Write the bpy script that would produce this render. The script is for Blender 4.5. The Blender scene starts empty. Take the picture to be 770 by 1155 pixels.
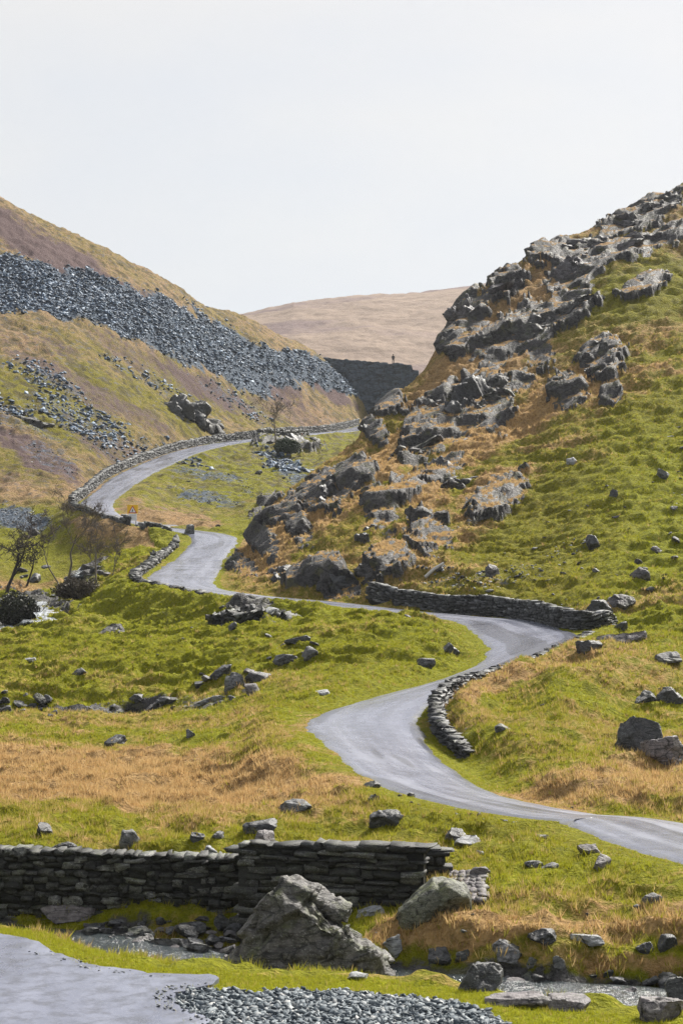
import bpy, bmesh, math, random
import numpy as np
from mathutils import Vector, Matrix, Quaternion

random.seed(7)
RNG = np.random.default_rng(7)
F, CX, CY = 2246.0, 385.0, 577.5          # focal length and centre of the photograph, in its pixels
scene = bpy.context.scene
COL = scene.collection
PI = math.pi

# ------------------------------------------------------------------ noise
def _h(xi, yi, s):
    h = (xi.astype(np.uint32) * np.uint32(374761393) + yi.astype(np.uint32) * np.uint32(668265263)
         + np.uint32((s * 2246822519 + 12345) & 0xffffffff))
    h = (h ^ (h >> np.uint32(13))) * np.uint32(1274126177)
    h = (h ^ (h >> np.uint32(16))) * np.uint32(2654435761)
    return (h ^ (h >> np.uint32(15))).astype(np.float32) * np.float32(1 / 4294967296.0)

def vn(x, y, s=0):
    x0 = np.floor(x); y0 = np.floor(y)
    fx = (x - x0).astype(np.float32); fy = (y - y0).astype(np.float32)
    xi = x0.astype(np.int64); yi = y0.astype(np.int64)
    fx = fx * fx * fx * (fx * (fx * 6 - 15) + 10); fy = fy * fy * fy * (fy * (fy * 6 - 15) + 10)
    a = _h(xi, yi, s); b = _h(xi + 1, yi, s); c = _h(xi, yi + 1, s); d = _h(xi + 1, yi + 1, s)
    return (a + (b - a) * fx) * (1 - fy) + (c + (d - c) * fx) * fy

def fbm(x, y, s=0, o=4, g=.5):
    r = 0; a = 1; t = 0
    for i in range(o):
        r = r + a * vn(x * 2 ** i + i * 17.3, y * 2 ** i + i * 9.1, s + i); t += a; a *= g
    return r / t                                            # 0..1

def facets(x, y, s=0, tilt=1.0, soft=.22):
    """Tilted blocks: every cell is a little plane of its own, with a worn edge towards the next one."""
    xi = np.floor(x).astype(np.int64); yi = np.floor(y).astype(np.int64)
    d1 = np.full(x.shape, 9e9, np.float32); d2 = d1.copy(); v1 = np.zeros(x.shape, np.float32); v2 = v1.copy()
    for dx in (-1, 0, 1):
        for dy in (-1, 0, 1):
            cx = xi + dx; cy = yi + dy
            px = cx + _h(cx, cy, s); py = cy + _h(cx, cy, s + 1)
            d = ((x - px) ** 2 + (y - py) ** 2).astype(np.float32)
            v = (_h(cx, cy, s + 2) + tilt * ((x - px) * (_h(cx, cy, s + 3) - .5) + (y - py) * (_h(cx, cy, s + 4) - .5))).astype(np.float32)
            m = d < d1; n = (~m) & (d < d2)
            d2 = np.where(m, d1, np.where(n, d, d2)); v2 = np.where(m, v1, np.where(n, v, v2))
            d1 = np.where(m, d, d1); v1 = np.where(m, v, v1)
    return v1 + (v2 - v1) * .5 * (1 - sst(0, soft, np.sqrt(d2) - np.sqrt(d1)))

def sst(a, b, x):
    t = np.clip((x - a) / (b - a), 0, 1)
    return t * t * (3 - 2 * t)

def vn3(p, s=0):
    """3-D value noise on an (n,3) array."""
    f0 = np.floor(p); f = p - f0; i = f0.astype(np.int64); f = f * f * (3 - 2 * f)
    r = 0
    for dz in (0, 1):
        zz = i[:, 2] + dz
        k = (zz * 7919).astype(np.int64)
        a = _h(i[:, 0] + k, i[:, 1] - k * 3, s); b = _h(i[:, 0] + 1 + k, i[:, 1] - k * 3, s)
        c = _h(i[:, 0] + k, i[:, 1] + 1 - k * 3, s); d = _h(i[:, 0] + 1 + k, i[:, 1] + 1 - k * 3, s)
        v = (a + (b - a) * f[:, 0]) * (1 - f[:, 1]) + (c + (d - c) * f[:, 0]) * f[:, 1]
        r = r + v * (f[:, 2] if dz else 1 - f[:, 2])
    return r

# ------------------------------------------------------------------ objects
def tag(o, label=None, cat=None, group=None, kind=None):
    if label: o['label'] = label
    if cat: o['category'] = cat
    if group: o['group'] = group
    if kind: o['kind'] = kind
    return o

def mesh_np(name, V, Fc, mat=None, parent=None, smooth=False, attrs=None):
    """V (n,3); Fc (m,k) with one k, or a list of such arrays."""
    if not isinstance(Fc, list): Fc = [Fc]
    me = bpy.data.meshes.new(name)
    V = np.asarray(V, np.float32)
    me.vertices.add(len(V)); me.vertices.foreach_set('co', V.ravel())
    idx = np.concatenate([f.ravel() for f in Fc]).astype(np.int32)
    tot = np.concatenate([np.full(len(f), f.shape[1]) for f in Fc]).astype(np.int32)
    st = np.concatenate([[0], np.cumsum(tot)[:-1]]).astype(np.int32)
    me.loops.add(len(idx)); me.loops.foreach_set('vertex_index', idx)
    me.polygons.add(len(tot)); me.polygons.foreach_set('loop_start', st); me.polygons.foreach_set('loop_total', tot)
    if smooth: me.polygons.foreach_set('use_smooth', np.ones(len(tot), bool))
    for k, v in (attrs or {}).items():
        v = np.asarray(v, np.float32)
        if v.ndim == 1:
            a = me.attributes.new(k, 'FLOAT', 'POINT'); a.data.foreach_set('value', v)
        else:
            a = me.attributes.new(k, 'FLOAT_VECTOR', 'POINT'); a.data.foreach_set('vector', v.ravel())
    me.update(calc_edges=True)
    if mat: me.materials.append(mat)
    o = bpy.data.objects.new(name, me); COL.objects.link(o)
    if parent: o.parent = parent
    return o

def empty(name, loc, rz=0):
    o = bpy.data.objects.new(name, None); COL.objects.link(o)
    o.location = loc; o.rotation_euler = (0, 0, rz)
    return o

# ------------------------------------------------------------------ materials
class NT:
    def __init__(s, name):
        s.m = bpy.data.materials.new(name); s.m.use_nodes = True
        s.t = s.m.node_tree; s.n = s.t.nodes; s.n.clear()
        s.out = s.n.new('ShaderNodeOutputMaterial')
    def add(s, ty, **kw):
        n = s.n.new(ty)
        for k, v in kw.items():
            if k == 'inp':
                for a, b in v.items():
                    if isinstance(b, bpy.types.NodeSocket): s.t.links.new(b, n.inputs[a])
                    else: n.inputs[a].default_value = b
            else: setattr(n, k, v)
        return n
    def noise(s, vec, scale, detail=4, rough=.55, dist=0):
        return s.add('ShaderNodeTexNoise', inp={'Vector': vec, 'Scale': scale, 'Detail': detail, 'Roughness': rough, 'Distortion': dist}).outputs['Fac']
    def ramp(s, fac, stops):
        n = s.add('ShaderNodeValToRGB', inp={'Fac': fac}); e = n.color_ramp.elements
        while len(e) < len(stops): e.new(.5)
        for q, (p, c) in zip(e, stops):
            q.position = p; q.color = (c, c, c, 1) if not isinstance(c, tuple) else (*c, 1)
        return n.outputs['Color']
    def mix(s, fac, a, b, mode='MIX'):
        n = s.add('ShaderNodeMix', data_type='RGBA', blend_type=mode)
        for i, v in ((0, fac), (6, a), (7, b)):
            if isinstance(v, bpy.types.NodeSocket): s.t.links.new(v, n.inputs[i])
            elif isinstance(v, tuple): n.inputs[i].default_value = (*v, 1)
            else: n.inputs[i].default_value = v if i == 0 else (v, v, v, 1)
        return n.outputs[2]
    def math(s, op, a, b=0, clamp=False):
        n = s.add('ShaderNodeMath', operation=op, use_clamp=clamp)
        for i, v in ((0, a), (1, b)):
            if isinstance(v, bpy.types.NodeSocket): s.t.links.new(v, n.inputs[i])
            else: n.inputs[i].default_value = v
        return n.outputs[0]
    def attr(s, name): return s.add('ShaderNodeAttribute', attribute_name=name)
    def bump(s, h, strength=.5, dist=.1, normal=None):
        i = {'Height': h, 'Strength': strength, 'Distance': dist}
        if normal: i['Normal'] = normal
        return s.add('ShaderNodeBump', inp=i).outputs['Normal']
    def bsdf(s, color, rough=.8, normal=None, spec=.3, **kw):
        i = {'Base Color': color if isinstance(color, bpy.types.NodeSocket) else (*color, 1), 'Roughness': rough, 'Specular IOR Level': spec}
        if normal: i['Normal'] = normal
        i.update(kw)
        return s.add('ShaderNodeBsdfPrincipled', inp=i)
    def done(s, shader):
        s.t.links.new(shader.outputs[0], s.out.inputs['Surface']); return s.m
    def pos(s): return s.add('ShaderNodeNewGeometry').outputs['Position']
    def obj(s): return s.add('ShaderNodeTexCoord').outputs['Object']

# ------------------------------------------------------------------ the road's line (x, y, z, bank, width)
ROAD = [(7.303, 42.391, -7.006, 0.063, 3.885), (6.292, 45.054, -6.995, 0.107, 3.873), (5.01, 45.916, -6.993, 0.113, 3.866), (3.395, 48.045, -6.986, 0.124, 3.809), (2.235, 50.891, -6.954, 0.15, 3.6), (1.201, 56.61, -6.805, 0.165, 3.575), (0.673, 62.074, -6.583, -0.026, 3.743), (1.299, 65.707, -6.403, -0.117, 3.769), (2.997, 69.571, -6.166, -0.178, 3.798), (5.098, 73.63, -5.896, -0.237, 3.812), (7.142, 78.446, -5.576, -0.248, 3.842), (7.882, 82.212, -5.37, -0.146, 3.998), (7.712, 85.907, -5.211, -0.073, 3.972), (7.093, 91.177, -5.028, -0.006, 3.925), (5.44, 93.751, -4.945, 0.038, 3.918), (2.197, 98.173, -4.81, 0.07, 3.915), (-1.647, 103.028, -4.644, 0.033, 3.93), (-4.935, 106.288, -4.503, 0.046, 3.957), (-8.24, 111.686, -4.237, 0.088, 4.031), (-9.415, 116.611, -4.03, 0.039, 4.279), (-9.742, 128.62, -3.665, 0.043, 4.117), (-9.929, 136.689, -3.44, 0.003, 3.944), (-9.952, 138.33, -3.373, -0.033, 3.857), (-9.925, 143.509, -3.078, -0.034, 3.827), (-10.278, 158.28, -1.916, 0.008, 3.855), (-14.964, 164.444, -1.251, 0.05, 3.839), (-15.577, 165.352, -1.154, 0.098, 3.807), (-18.654, 170.677, -0.608, 0.179, 3.729), (-21.376, 177.19, 0.013, 0.118, 3.592), (-22.839, 186.223, 0.831, -0.041, 3.407), (-22.895, 200.543, 2.313, -0.055, 3.611), (-22.707, 214.035, 3.754, 0.018, 3.828), (-21.453, 230.701, 5.511, 0.022, 3.888), (-19.136, 251.067, 7.647, 0.002, 3.876), (-15.254, 269.309, 9.316, 0.011, 3.898), (-9.526, 285.751, 10.685, 0.004, 3.898), (-5.226, 300.912, 11.717, 0.022, 3.904), (-0.336, 316.585, 12.752, 0.012, 3.901), (2.891, 333.919, 14.006, 0.001, 3.9), (5.354, 352.472, 15.415, 0.007, 3.904)]
ROAD = [(15.5, 24.0, -6.9, .0, 3.9), (12.6, 30.5, -6.95, .02, 3.9), (9.6, 37.2, -7.0, .05, 3.9)] + ROAD + \
       [(8.5, 371, 17.0, 0, 3.9), (14, 392, 19.0, 0, 3.9)]
ROFF = 3                                                    # stations added in front
ROAD = np.array(ROAD)
def catmull(P, k):
    P = np.asarray(P, float)
    Q = np.vstack([2 * P[0] - P[1], P, 2 * P[-1] - P[-2]]); out = []; ts = []
    for i in range(len(P) - 1):
        a, b, c, d = Q[i:i + 4]
        for q in range(k):
            s = q / k
            out.append(.5 * (2 * b + (c - a) * s + (2 * a - 5 * b + 4 * c - d) * s * s + (3 * b - 3 * c + d - a) * s ** 3)); ts.append(i + s)
    out.append(P[-1]); ts.append(len(P) - 1)
    return np.array(out), np.array(ts)
RD, RT = catmull(ROAD, 10)
RT = RT - ROFF                                              # station numbers
_g = np.gradient(RD[:, :2], axis=0); _g /= np.linalg.norm(_g, axis=1)[:, None]
RN = np.stack([-_g[:, 1], _g[:, 0]], 1)                     # points to the left of the way up
def road_at(ts, off, edge=0, dz=0.0):
    """A point off metres outside the left (edge=1) or right (edge=-1) side of the road, or off metres left of its centre."""
    ts = np.atleast_1d(np.asarray(ts, float))
    D = np.stack([np.interp(ts, RT, RD[:, k]) for k in range(5)], 1)
    n = np.stack([np.interp(ts, RT, RN[:, k]) for k in range(2)], 1); n /= np.linalg.norm(n, axis=1)[:, None]
    o = off if edge == 0 else edge * (D[:, 4] / 2 + off)
    o = np.broadcast_to(o, ts.shape)
    return np.stack([D[:, 0] + n[:, 0] * o, D[:, 1] + n[:, 1] * o, D[:, 2] + D[:, 3] * np.clip(o, -D[:, 4] / 2, D[:, 4] / 2) + dz], 1)

# ------------------------------------------------------------------ the lie of the land: surveyed points (photo x, photo y, distance)
CP = [
 # stream bed and its far bank
 (-60,1042,39.5),(100,1040,39),(220,1072,36.6),(300,1085,35.8),(450,1090,35),(600,1118,33.6),(770,1128,33),(900,1128,33),
 (480,1040,37.2),(560,1075,34.8),(660,1090,34.6),(770,1085,34.6),(560,1030,37),(650,1062,35.6),(760,1050,36.2),(600,1000,38.4),(700,1000,38.5),(770,1005,38),(520,965,41.5),(640,950,42),(560,1000,38.8),
 (880,1040,36.5),
 # flat behind the front wall
 (-80,945,44),(0,945,44),(100,945,44),(200,945,44),(300,938,44),(400,930,45),(455,915,47),(0,900,52),(150,905,51.5),(300,900,51.5),(400,890,52),
 (0,860,62),(150,860,61),(260,850,60),(330,835,60.5),(0,820,72),(100,815,73),(200,812,73),(250,815,70),(300,800,69),(330,790,70),
 (10,800,77),(80,804,77),(160,798,78),(-90,815,74),(-90,860,62),
 # green mound below the road
 (50,775,86),(120,770,85),(200,765,84),(240,765,82),(0,742,96),(100,740,93),(200,722,97),(50,722,102),(100,700,107),(150,690,111),(200,685,109),(120,672,119),(67,697,114),(7,723,108),(150,663,121),(240,690,106),(115,652,138),
 (-60,745,98),(-60,726,108),
 # stream behind the mound
 (0,702,132),(45,692,138),(-60,712,124),(45,682,141),(75,668,147),(100,640,158),(120,630,150),(60,645,160),(150,640,138),(200,620,147),(170,613,157),(240,604.5,157),(240,612,150),
 (-70,690,146),(0,672,150),
 # green island inside the bend
 (430,740,80),(500,722,84),(350,762,76),(300,725,89),(270,700,99),(300,690,101),(380,790,67),(400,712,90),(350,700,95),(280,765,79),(510,745,77),(320,745,82),
 # field right of the road
 (560,790,66),(600,800,64),(700,800,64),(600,860,53.5),(700,880,50.5),(760,910,47.5),(700,742,79),(770,705,86),(770,820,61),(690,712,87),(640,765,71),(540,850,54.5),(850,800,66),(850,900,50),(900,720,84),
 # spur and hillside on the right
 (600,672,98),(690,685,92),(700,640,101),(600,620,112),(770,600,109),(770,500,127),(770,400,145),(770,300,165),(600,560,123),(600,480,140),(600,400,156),
 (480,655,103),(480,600,117),(480,520,136),(520,440,152),(400,655,107),(400,600,119),(400,540,134),(300,660,114),(300,640,118),(300,600,131),(264,650,123),(680,560,118),(690,470,134),(690,380,152),(690,300,168),(550,650,102),
 (263.6,606,136),(282,587,138),(326,570,141),(348,541,144),(373,522,146),(400,503,149),(415,484,151),(432,461,154),(470,434,158),(483,413,161),(510,364,166),(544,332,170),(564,315,173),(605,288,177),(625,273,179),(672,261,182),(730,235,186),(770,214,188),(850,165,193),(950,110,200),
 (900,500,125),(900,330,165),(950,650,98),
 # behind the ridge
 (420,560,200),(500,525,205),(600,480,225),(700,430,245),(800,400,260),(430,520,240),(460,500,280),(500,485,320),(560,470,350),
 # slope between the upper road and the spur
 (200,565,198),(260,560,204),(300,540,220),(250,530,227),(330,515,256),(380,501,292),(200,588,173),(240,590,177),(160,560,196),(180,545,210),(230,580,190),(300,505,262),(340,498,285),(300,575,190),(350,545,215),
 # left mountain
 (80,545,201),(40,562,191),(0,592,180),(50,622,168),(0,642,160),(0,560,193),(0,500,216),(0,400,251),(0,300,286),(0,226,311),(-120,150,320),(-120,300,280),(-120,450,230),(-120,600,180),(-120,660,158),
 (90,505,222),(100,400,266),(100,330,292),(100,272,316),(190,487,258),(200,400,298),(200,326,329),(250,480,290),(300,470,318),(285,400,338),(285,363,350),(345,472,335),(360,440,352),(360,406,366),(420,452,375),(385,470,352),(430,466,372),
 (0,270,350),(100,312,355),(200,362,365),(285,395,385),(360,430,400),(-120,200,360),
 (420,470,420),(300,470,450),(100,400,440),(0,360,440),(550,450,420),(700,400,400),
 (300,480,540),(0,450,540),(600,470,540),(900,420,540),(-150,430,540),(900,330,300),(-330,560,200),(-330,330,300),(-330,480,420),(-330,830,70),(-330,940,45),(-330,740,110),(1150,560,110),(1150,820,60),(1150,950,42),(1150,300,200),(1150,420,400),
 # near bench, the stream in front is cut below
 (100,1130,27),(400,1130,27),(700,1150,26),(-200,1130,27),(1000,1130,27),(100,1300,20),(385,1300,20),(700,1300,20),(-200,1300,20),(1000,1300,20),(385,1500,16),
]
cp = np.array(CP, float)
RIDGE = np.array([(263.6,606,136),(282,587,138),(300,575,139.5),(326,561,141.5),(348,541,144),(373,522,146),(400,503,149),(415,484,151),(432,461,154),(470,434,158),(483,413,161),(510,364,166),(544,332,170),(564,315,173),(605,288,177),(625,275,179),(672,261,182),(730,235,186),(770,214,188),(850,165,193),(950,110,200)], float)
_rs = np.cumsum(np.r_[0, np.hypot(*np.diff(RIDGE[:, :2], axis=0).T)])
_q = np.arange(0, _rs[-1], 11.)
RG = np.stack([np.interp(_q, _rs, RIDGE[:, k]) for k in range(3)], 1)
_bk = RG.copy(); _bk[:, 2] *= 1.035; _bk[:, 1] += 9
_b2 = RG[::2].copy(); _b2[:, 2] *= 1.12; _b2[:, 1] += 42
_fr = RG.copy(); _fr[:, 2] *= .972; _fr[:, 1] += 17; _fr = _fr[3:]
FIELD = np.array([(t, o, dz) for t in np.arange(6, 10.2, .5) for o, dz in ((1.3, .5), (3.5, .5))])
_keep = ~((cp[:, 1] < 607) & (cp[:, 2] > 135.5) & (cp[:, 2] < 201) & np.isin(np.round(cp[:, 0] * 10), np.round(RIDGE[:, 0] * 10)))
cp = np.vstack([cp[_keep], RG, _bk, _b2, _fr])
cX = (cp[:, 0] - CX) / F * cp[:, 2]; cZ = (CY - cp[:, 1]) / F * cp[:, 2]
rs = RD[::10]
_fp = np.vstack([road_at(t, o, -1, dz) for t, o, dz in FIELD]); rs = np.vstack([rs[:, :3], _fp])
cX = np.r_[cX, rs[:, 0]]; cYd = np.r_[cp[:, 2], rs[:, 1]]; cZ = np.r_[cZ, rs[:, 2]]
US, CC = 2.2, .035
A1 = np.stack([cX / cYd * US, np.log(cYd)], 1)
def _phi(a, b): return -np.sqrt(((a[:, None] - b[None]) ** 2).sum(2) + CC * CC)
_n = len(A1)
_M = np.zeros((_n + 3, _n + 3)); _M[:_n, :_n] = _phi(A1, A1) + np.eye(_n) * 1.5e-3
_M[:_n, _n] = 1; _M[:_n, _n + 1:] = A1; _M[_n, :_n] = 1; _M[_n + 1:, :_n] = A1.T
RW = np.linalg.solve(_M, np.r_[cZ, 0, 0, 0])
def base_h(u, lnY):
    """u and lnY 1-D arrays of the same length."""
    out = np.empty(len(u), np.float32)
    A = A1.astype(np.float32); W = RW.astype(np.float32)
    for i in range(0, len(u), 40000):
        a = (u[i:i + 40000] * US).astype(np.float32); b = lnY[i:i + 40000].astype(np.float32)
        r = (a[:, None] - A[:, 0]) ** 2; r += (b[:, None] - A[:, 1]) ** 2; r += CC * CC
        np.sqrt(r, out=r)
        out[i:i + 40000] = -(r @ W[:_n]) + W[_n] + W[_n + 1] * a + W[_n + 2] * b
    return out

# ------------------------------------------------------------------ terrain grid: columns fan out from the valley mouth, rows get coarser with distance
DU = .00046
ui = np.arange(-.2, .2 + DU, DU)
us_ = np.linspace(.2, .46, 45)[1:]
U = np.r_[-us_[::-1] - 0, ui, us_]
NR = 2050
YR = np.exp(np.linspace(math.log(15.), math.log(540.), NR))
nu = len(U)
# the base is smooth: evaluate it on every third row / second column and fill in
cu = np.linspace(-.46, .46, 520); cr = np.log(YR[::4])
if cr[-1] < math.log(540.) - 1e-6: cr = np.r_[cr, math.log(540.)]
BU, BR = np.meshgrid(cu, cr)
Bc = base_h(BU.ravel(), BR.ravel()).reshape(BU.shape)
def bil(G, gu, gr, u, r):
    fu = np.clip((u - gu[0]) / (gu[1] - gu[0]), 0, len(gu) - 1.001)
    fr = np.interp(r, gr, np.arange(len(gr))); fr = np.clip(fr, 0, len(gr) - 1.001)
    iu = fu.astype(int); ir = fr.astype(int); fu = fu - iu; fr = fr - ir
    return (G[ir, iu] * (1 - fu) + G[ir, iu + 1] * fu) * (1 - fr) + (G[ir + 1, iu] * (1 - fu) + G[ir + 1, iu + 1] * fu) * fr
UU, RR = np.meshgrid(U, np.log(YR))
ZB = bil(Bc, cu, cr, UU.ravel(), RR.ravel()).astype(np.float32).reshape(UU.shape)
YY = np.repeat(YR[:, None], nu, 1).astype(np.float32)
XX = (UU * YY).astype(np.float32)

# near bench beside the lay-by: level ground that ends in a grassy brow above the stream
BX = np.array([(-400,950),(-150,1005),(0,1036),(60,1047),(100,1061),(180,1091),(300,1097),(440,1106),(560,1124),(700,1149),(850,1175),(1100,1200)], float)
BZ = -6.62
_by = BZ / (CY - BX[:, 1]) * F; _bx = (BX[:, 0] - CX) / F * _by
def brow(x): return np.interp(x, _bx, _by)
_d = YY - (brow(XX) + .25 * (vn(XX * .7, YY * 0, 5) - .5))
_rel = sst(-.5, 3.2, _d)
_bench = BZ + .06 * (vn(XX * .35, YY * .35, 3) - .5) - .06 * sst(-1.2, 0, _d)
ZB = np.where(_d > 6, ZB, _bench * (1 - _rel) + ZB * _rel)
near_w = (1 - sst(-.3, 1.0, _d)).astype(np.float32)

# stream channel: carve
STREAM = np.array([(-14,40.5),(-8,39.2),(-5.2,38.2),(-3.6,37.2),(-2.4,36.2),(-1.0,35.4),(.8,34.9),(3.0,34.2),(5.0,33.6),(7.5,33.0),(11,32.4),(16,31.5)], float)
UPSTREAM = np.array([(-33,100),(-27,118),(-23.5,128),(-21.8,136),(-20.9,140),(-19.5,146),(-20.2,154),(-19.5,159)], float)
MIDSTREAM = np.array([(-36,98),(-30,84),(-20,79),(-12.6,77.6),(-10.4,76.8),(-8.0,78.5)], float)
def dist_poly(x, y, P):
    bd = np.full(x.shape, 1e9, np.float32); bt = np.zeros(x.shape, np.float32)
    for i in range(len(P) - 1):
        a = P[i]; d = P[i + 1] - a; L2 = (d * d).sum()
        t = np.clip(((x - a[0]) * d[0] + (y - a[1]) * d[1]) / L2, 0, 1)
        q = (x - a[0] - t * d[0]) ** 2 + (y - a[1] - t * d[1]) ** 2
        m = q < bd; bd = np.where(m, q, bd); bt = np.where(m, i + t, bt)
    return np.sqrt(bd), bt
stream_w = np.zeros_like(ZB)
WATER_Z = -8.16
r0, r1 = np.searchsorted(YR, [29.5, 43])
sd, _ = dist_poly(XX[r0:r1], YY[r0:r1], STREAM)
sd = sd + .5 * (vn(XX[r0:r1] * 1.3, YY[r0:r1] * 1.3, 21) - .5)
k = 1 - sst(.35, 1.7, sd)
ZB[r0:r1] = ZB[r0:r1] * (1 - k) + np.minimum(ZB[r0:r1], -8.45) * k
stream_w[r0:r1] = 1 - sst(.5, 1.5, sd)
_fw = sst(-.2, .8, 39.9 - YY[r0:r1]) * sst(35.2, 36.4, YY[r0:r1]) * (1 - sst(-1.0, .8, XX[r0:r1])) * (1 - near_w[r0:r1])
ZB[r0:r1] = np.where(_fw > 0, ZB[r0:r1] * (1 - _fw) + np.minimum(ZB[r0:r1], -8.42 + .05 * (YY[r0:r1] - 37)) * _fw, ZB[r0:r1])
stream_w[r0:r1] = np.maximum(stream_w[r0:r1], _fw * (.35 + .9 * (fbm(XX[r0:r1] * 1.2, YY[r0:r1] * 1.2, 23, 3) - .3)))
for PL, ya, yb, wd, dep in ((UPSTREAM, 95, 160, 1.0, .6), (MIDSTREAM, 72, 101, .9, .35)):
    r0, r1 = np.searchsorted(YR, [ya, yb])
    sd, _ = dist_poly(XX[r0:r1], YY[r0:r1], PL)
    k = 1 - sst(wd * .5, wd * 2.2, sd)
    ZB[r0:r1] -= dep * k
    stream_w[r0:r1] = np.maximum(stream_w[r0:r1], 1 - sst(wd * .6, wd * 2.0, sd))

# road bed
road_d = np.full_like(ZB, 99.)                              # metres outside the road's edge (negative on it)
road_side = np.zeros_like(ZB); road_z = np.zeros_like(ZB); road_t = np.zeros_like(ZB)
best = np.full_like(ZB, 1e9)
for i in range(len(RD) - 1):
    a = RD[i]; b = RD[i + 1]
    m = 9.0 if a[1] < 150 else 14.0
    r0, r1 = np.searchsorted(YR, [min(a[1], b[1]) - m, max(a[1], b[1]) + m])
    ym = max(15., min(a[1], b[1]) - m)
    ylo = YR[min(r0, NR - 1)]; yhi = YR[min(r1, NR - 1)]
    xlo = min(a[0], b[0]) - m; xhi = max(a[0], b[0]) + m
    c0 = np.searchsorted(U, min(xlo / ylo, xlo / yhi)); c1 = np.searchsorted(U, max(xhi / ylo, xhi / yhi))
    if r1 <= r0 or c1 <= c0: continue
    S = (slice(r0, r1), slice(c0, c1))
    x = XX[S]; y = YY[S]; d = (b - a)[:2]; L2 = (d * d).sum()
    t = np.clip(((x - a[0]) * d[0] + (y - a[1]) * d[1]) / L2, 0, 1)
    q = (x - a[0] - t * d[0]) ** 2 + (y - a[1] - t * d[1]) ** 2
    mk = q < best[S]
    lat = ((x - a[0]) * RN[i, 0] + (y - a[1]) * RN[i, 1])
    w = a[4] + (b[4] - a[4]) * t; bk = a[3] + (b[3] - a[3]) * t; zc = a[2] + (b[2] - a[2]) * t
    best[S] = np.where(mk, q, best[S])
    road_d[S] = np.where(mk, np.sqrt(q) - w / 2, road_d[S])
    road_side[S] = np.where(mk, np.sign(lat), road_side[S])
    road_z[S] = np.where(mk, zc + bk * np.clip(lat, -w / 2 - .6, w / 2 + .6), road_z[S])
    road_t[S] = np.where(mk, RT[i] + t * (RT[i + 1] - RT[i]), road_t[S])
near_rd = road_d < 9
# the verge blends out over a few metres; the field held up by the little wall starts right behind it
blend = np.where(road_side < 0, np.interp(road_t, [3.6, 6.2, 9.5, 11.2], [2.6, .8, .8, 2.6]), 2.6)
blend = np.where(road_t > 15, 3.5, blend)
hold = .4
kb = np.where(near_rd, 1 - sst(0, 1, (road_d - hold) / blend), 0).astype(np.float32)
ZB = ZB * (1 - kb) + (road_z - .035) * kb
verge = 1 - sst(.0, 1.6, road_d)                            # calm ground beside the road

# ------------------------------------------------------------------ placing things: where does the line of sight of a photo point meet the ground?
def hit(px, py, ymin=18.0, Z=None):
    G = ZB if Z is None else Z
    u = (px - CX) / F; c = int(np.clip(np.searchsorted(U, u), 1, nu - 1))
    if u - U[c - 1] < U[c] - u: c -= 1
    e = (CY - py) / F
    s = G[:, c] - e * YR
    i = np.nonzero((s >= 0) & (YR > ymin))[0]
    i = i[0] if len(i) else NR - 1
    y = YR[i]
    return np.array([u * y, y, G[i, c]])
def gz(x, y, Z=None):
    G = ZT if Z is None else Z
    x = np.asarray(x, float); y = np.asarray(y, float)
    fr = np.interp(np.log(y), np.log(YR), np.arange(NR)); ir = np.clip(fr.astype(int), 0, NR - 2); fr = fr - ir
    u = x / y; iu = np.clip(np.searchsorted(U, u) - 1, 0, nu - 2); fu = np.clip((u - U[iu]) / (U[iu + 1] - U[iu]), 0, 1)
    return (G[ir, iu] * (1 - fu) + G[ir, iu + 1] * fu) * (1 - fr) + (G[ir + 1, iu] * (1 - fu) + G[ir + 1, iu + 1] * fu) * fr

SPX = (CX + F * UU).astype(np.float32); SPY = (CY - F * ZB / YY).astype(np.float32)     # survey coordinates of the bare ground
def patch(px, py, rx, ry, rot=0, y0=18., y1=540., soft=.45, rough=1.0):
    """An oval of ground surveyed at (px, py) between two distances, with a ragged rim, as a weight over the terrain grid."""
    w = np.zeros_like(ZB)
    ext = max(rx, ry) * 1.9
    r0, r1 = np.searchsorted(YR, [y0, y1]); c0, c1 = np.searchsorted(U, [(px - ext - CX) / F, (px + ext - CX) / F])
    if c1 - c0 < 2 or r1 - r0 < 2: return w
    S = (slice(r0, r1), slice(c0, c1))
    x = SPX[S] - px; y = SPY[S] - py
    c, s = math.cos(math.radians(rot)), math.sin(math.radians(rot))
    X = x * c - y * s; Y = x * s + y * c                     # rot turns the long axis up to the right
    sc = 2.6 * F / (max(rx, ry) * .5 * (y0 + y1)) if y1 < 500 else .2
    q = np.sqrt((X / rx) ** 2 + (Y / ry) ** 2) + (fbm(XX[S] * sc, YY[S] * sc, 77, 4, .6) - .5) * 1.3 * rough
    w[S] = 1 - sst(1 - soft, 1 + soft, q)
    return w
# ------------------------------------------------------------------ which ground is which
spur = (YY > 91) & (YY < 215) & (XX > np.interp(YY, [91, 98, 103, 112, 118, 137, 160, 215], [8.5, 2.5, -1, -7.0, -7.8, -8.2, -7.5, -3])) & (road_d > .2)
hills = (YY > 150) & (XX < np.interp(YY, [150, 160, 170, 177, 186, 230, 250, 270, 300, 335, 400, 540], [-14, -15.5, -20, -23, -25, -23.5, -21, -17.5, -8, 1, 8, 12]))
def P(lst, y0=18., y1=540., **k):
    w = np.zeros_like(ZB)
    for a in lst:
        w = np.maximum(w, patch(*a[:5], y0=y0, y1=y1, **k) * (a[5] if len(a) > 5 else 1))
    return w
dry = .12 + .55 * sst(.5, .72, fbm(XX * .22, YY * .22, 31, 4)) * .6
lush = .75 + .3 * (fbm(XX * .3, YY * .3, 41, 3) - .5)
dry = np.maximum(dry, P([(150,884,250,36,0,1.),(-60,870,150,45,0,1),(300,870,50,22,0,.6)], 42, 69))
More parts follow.
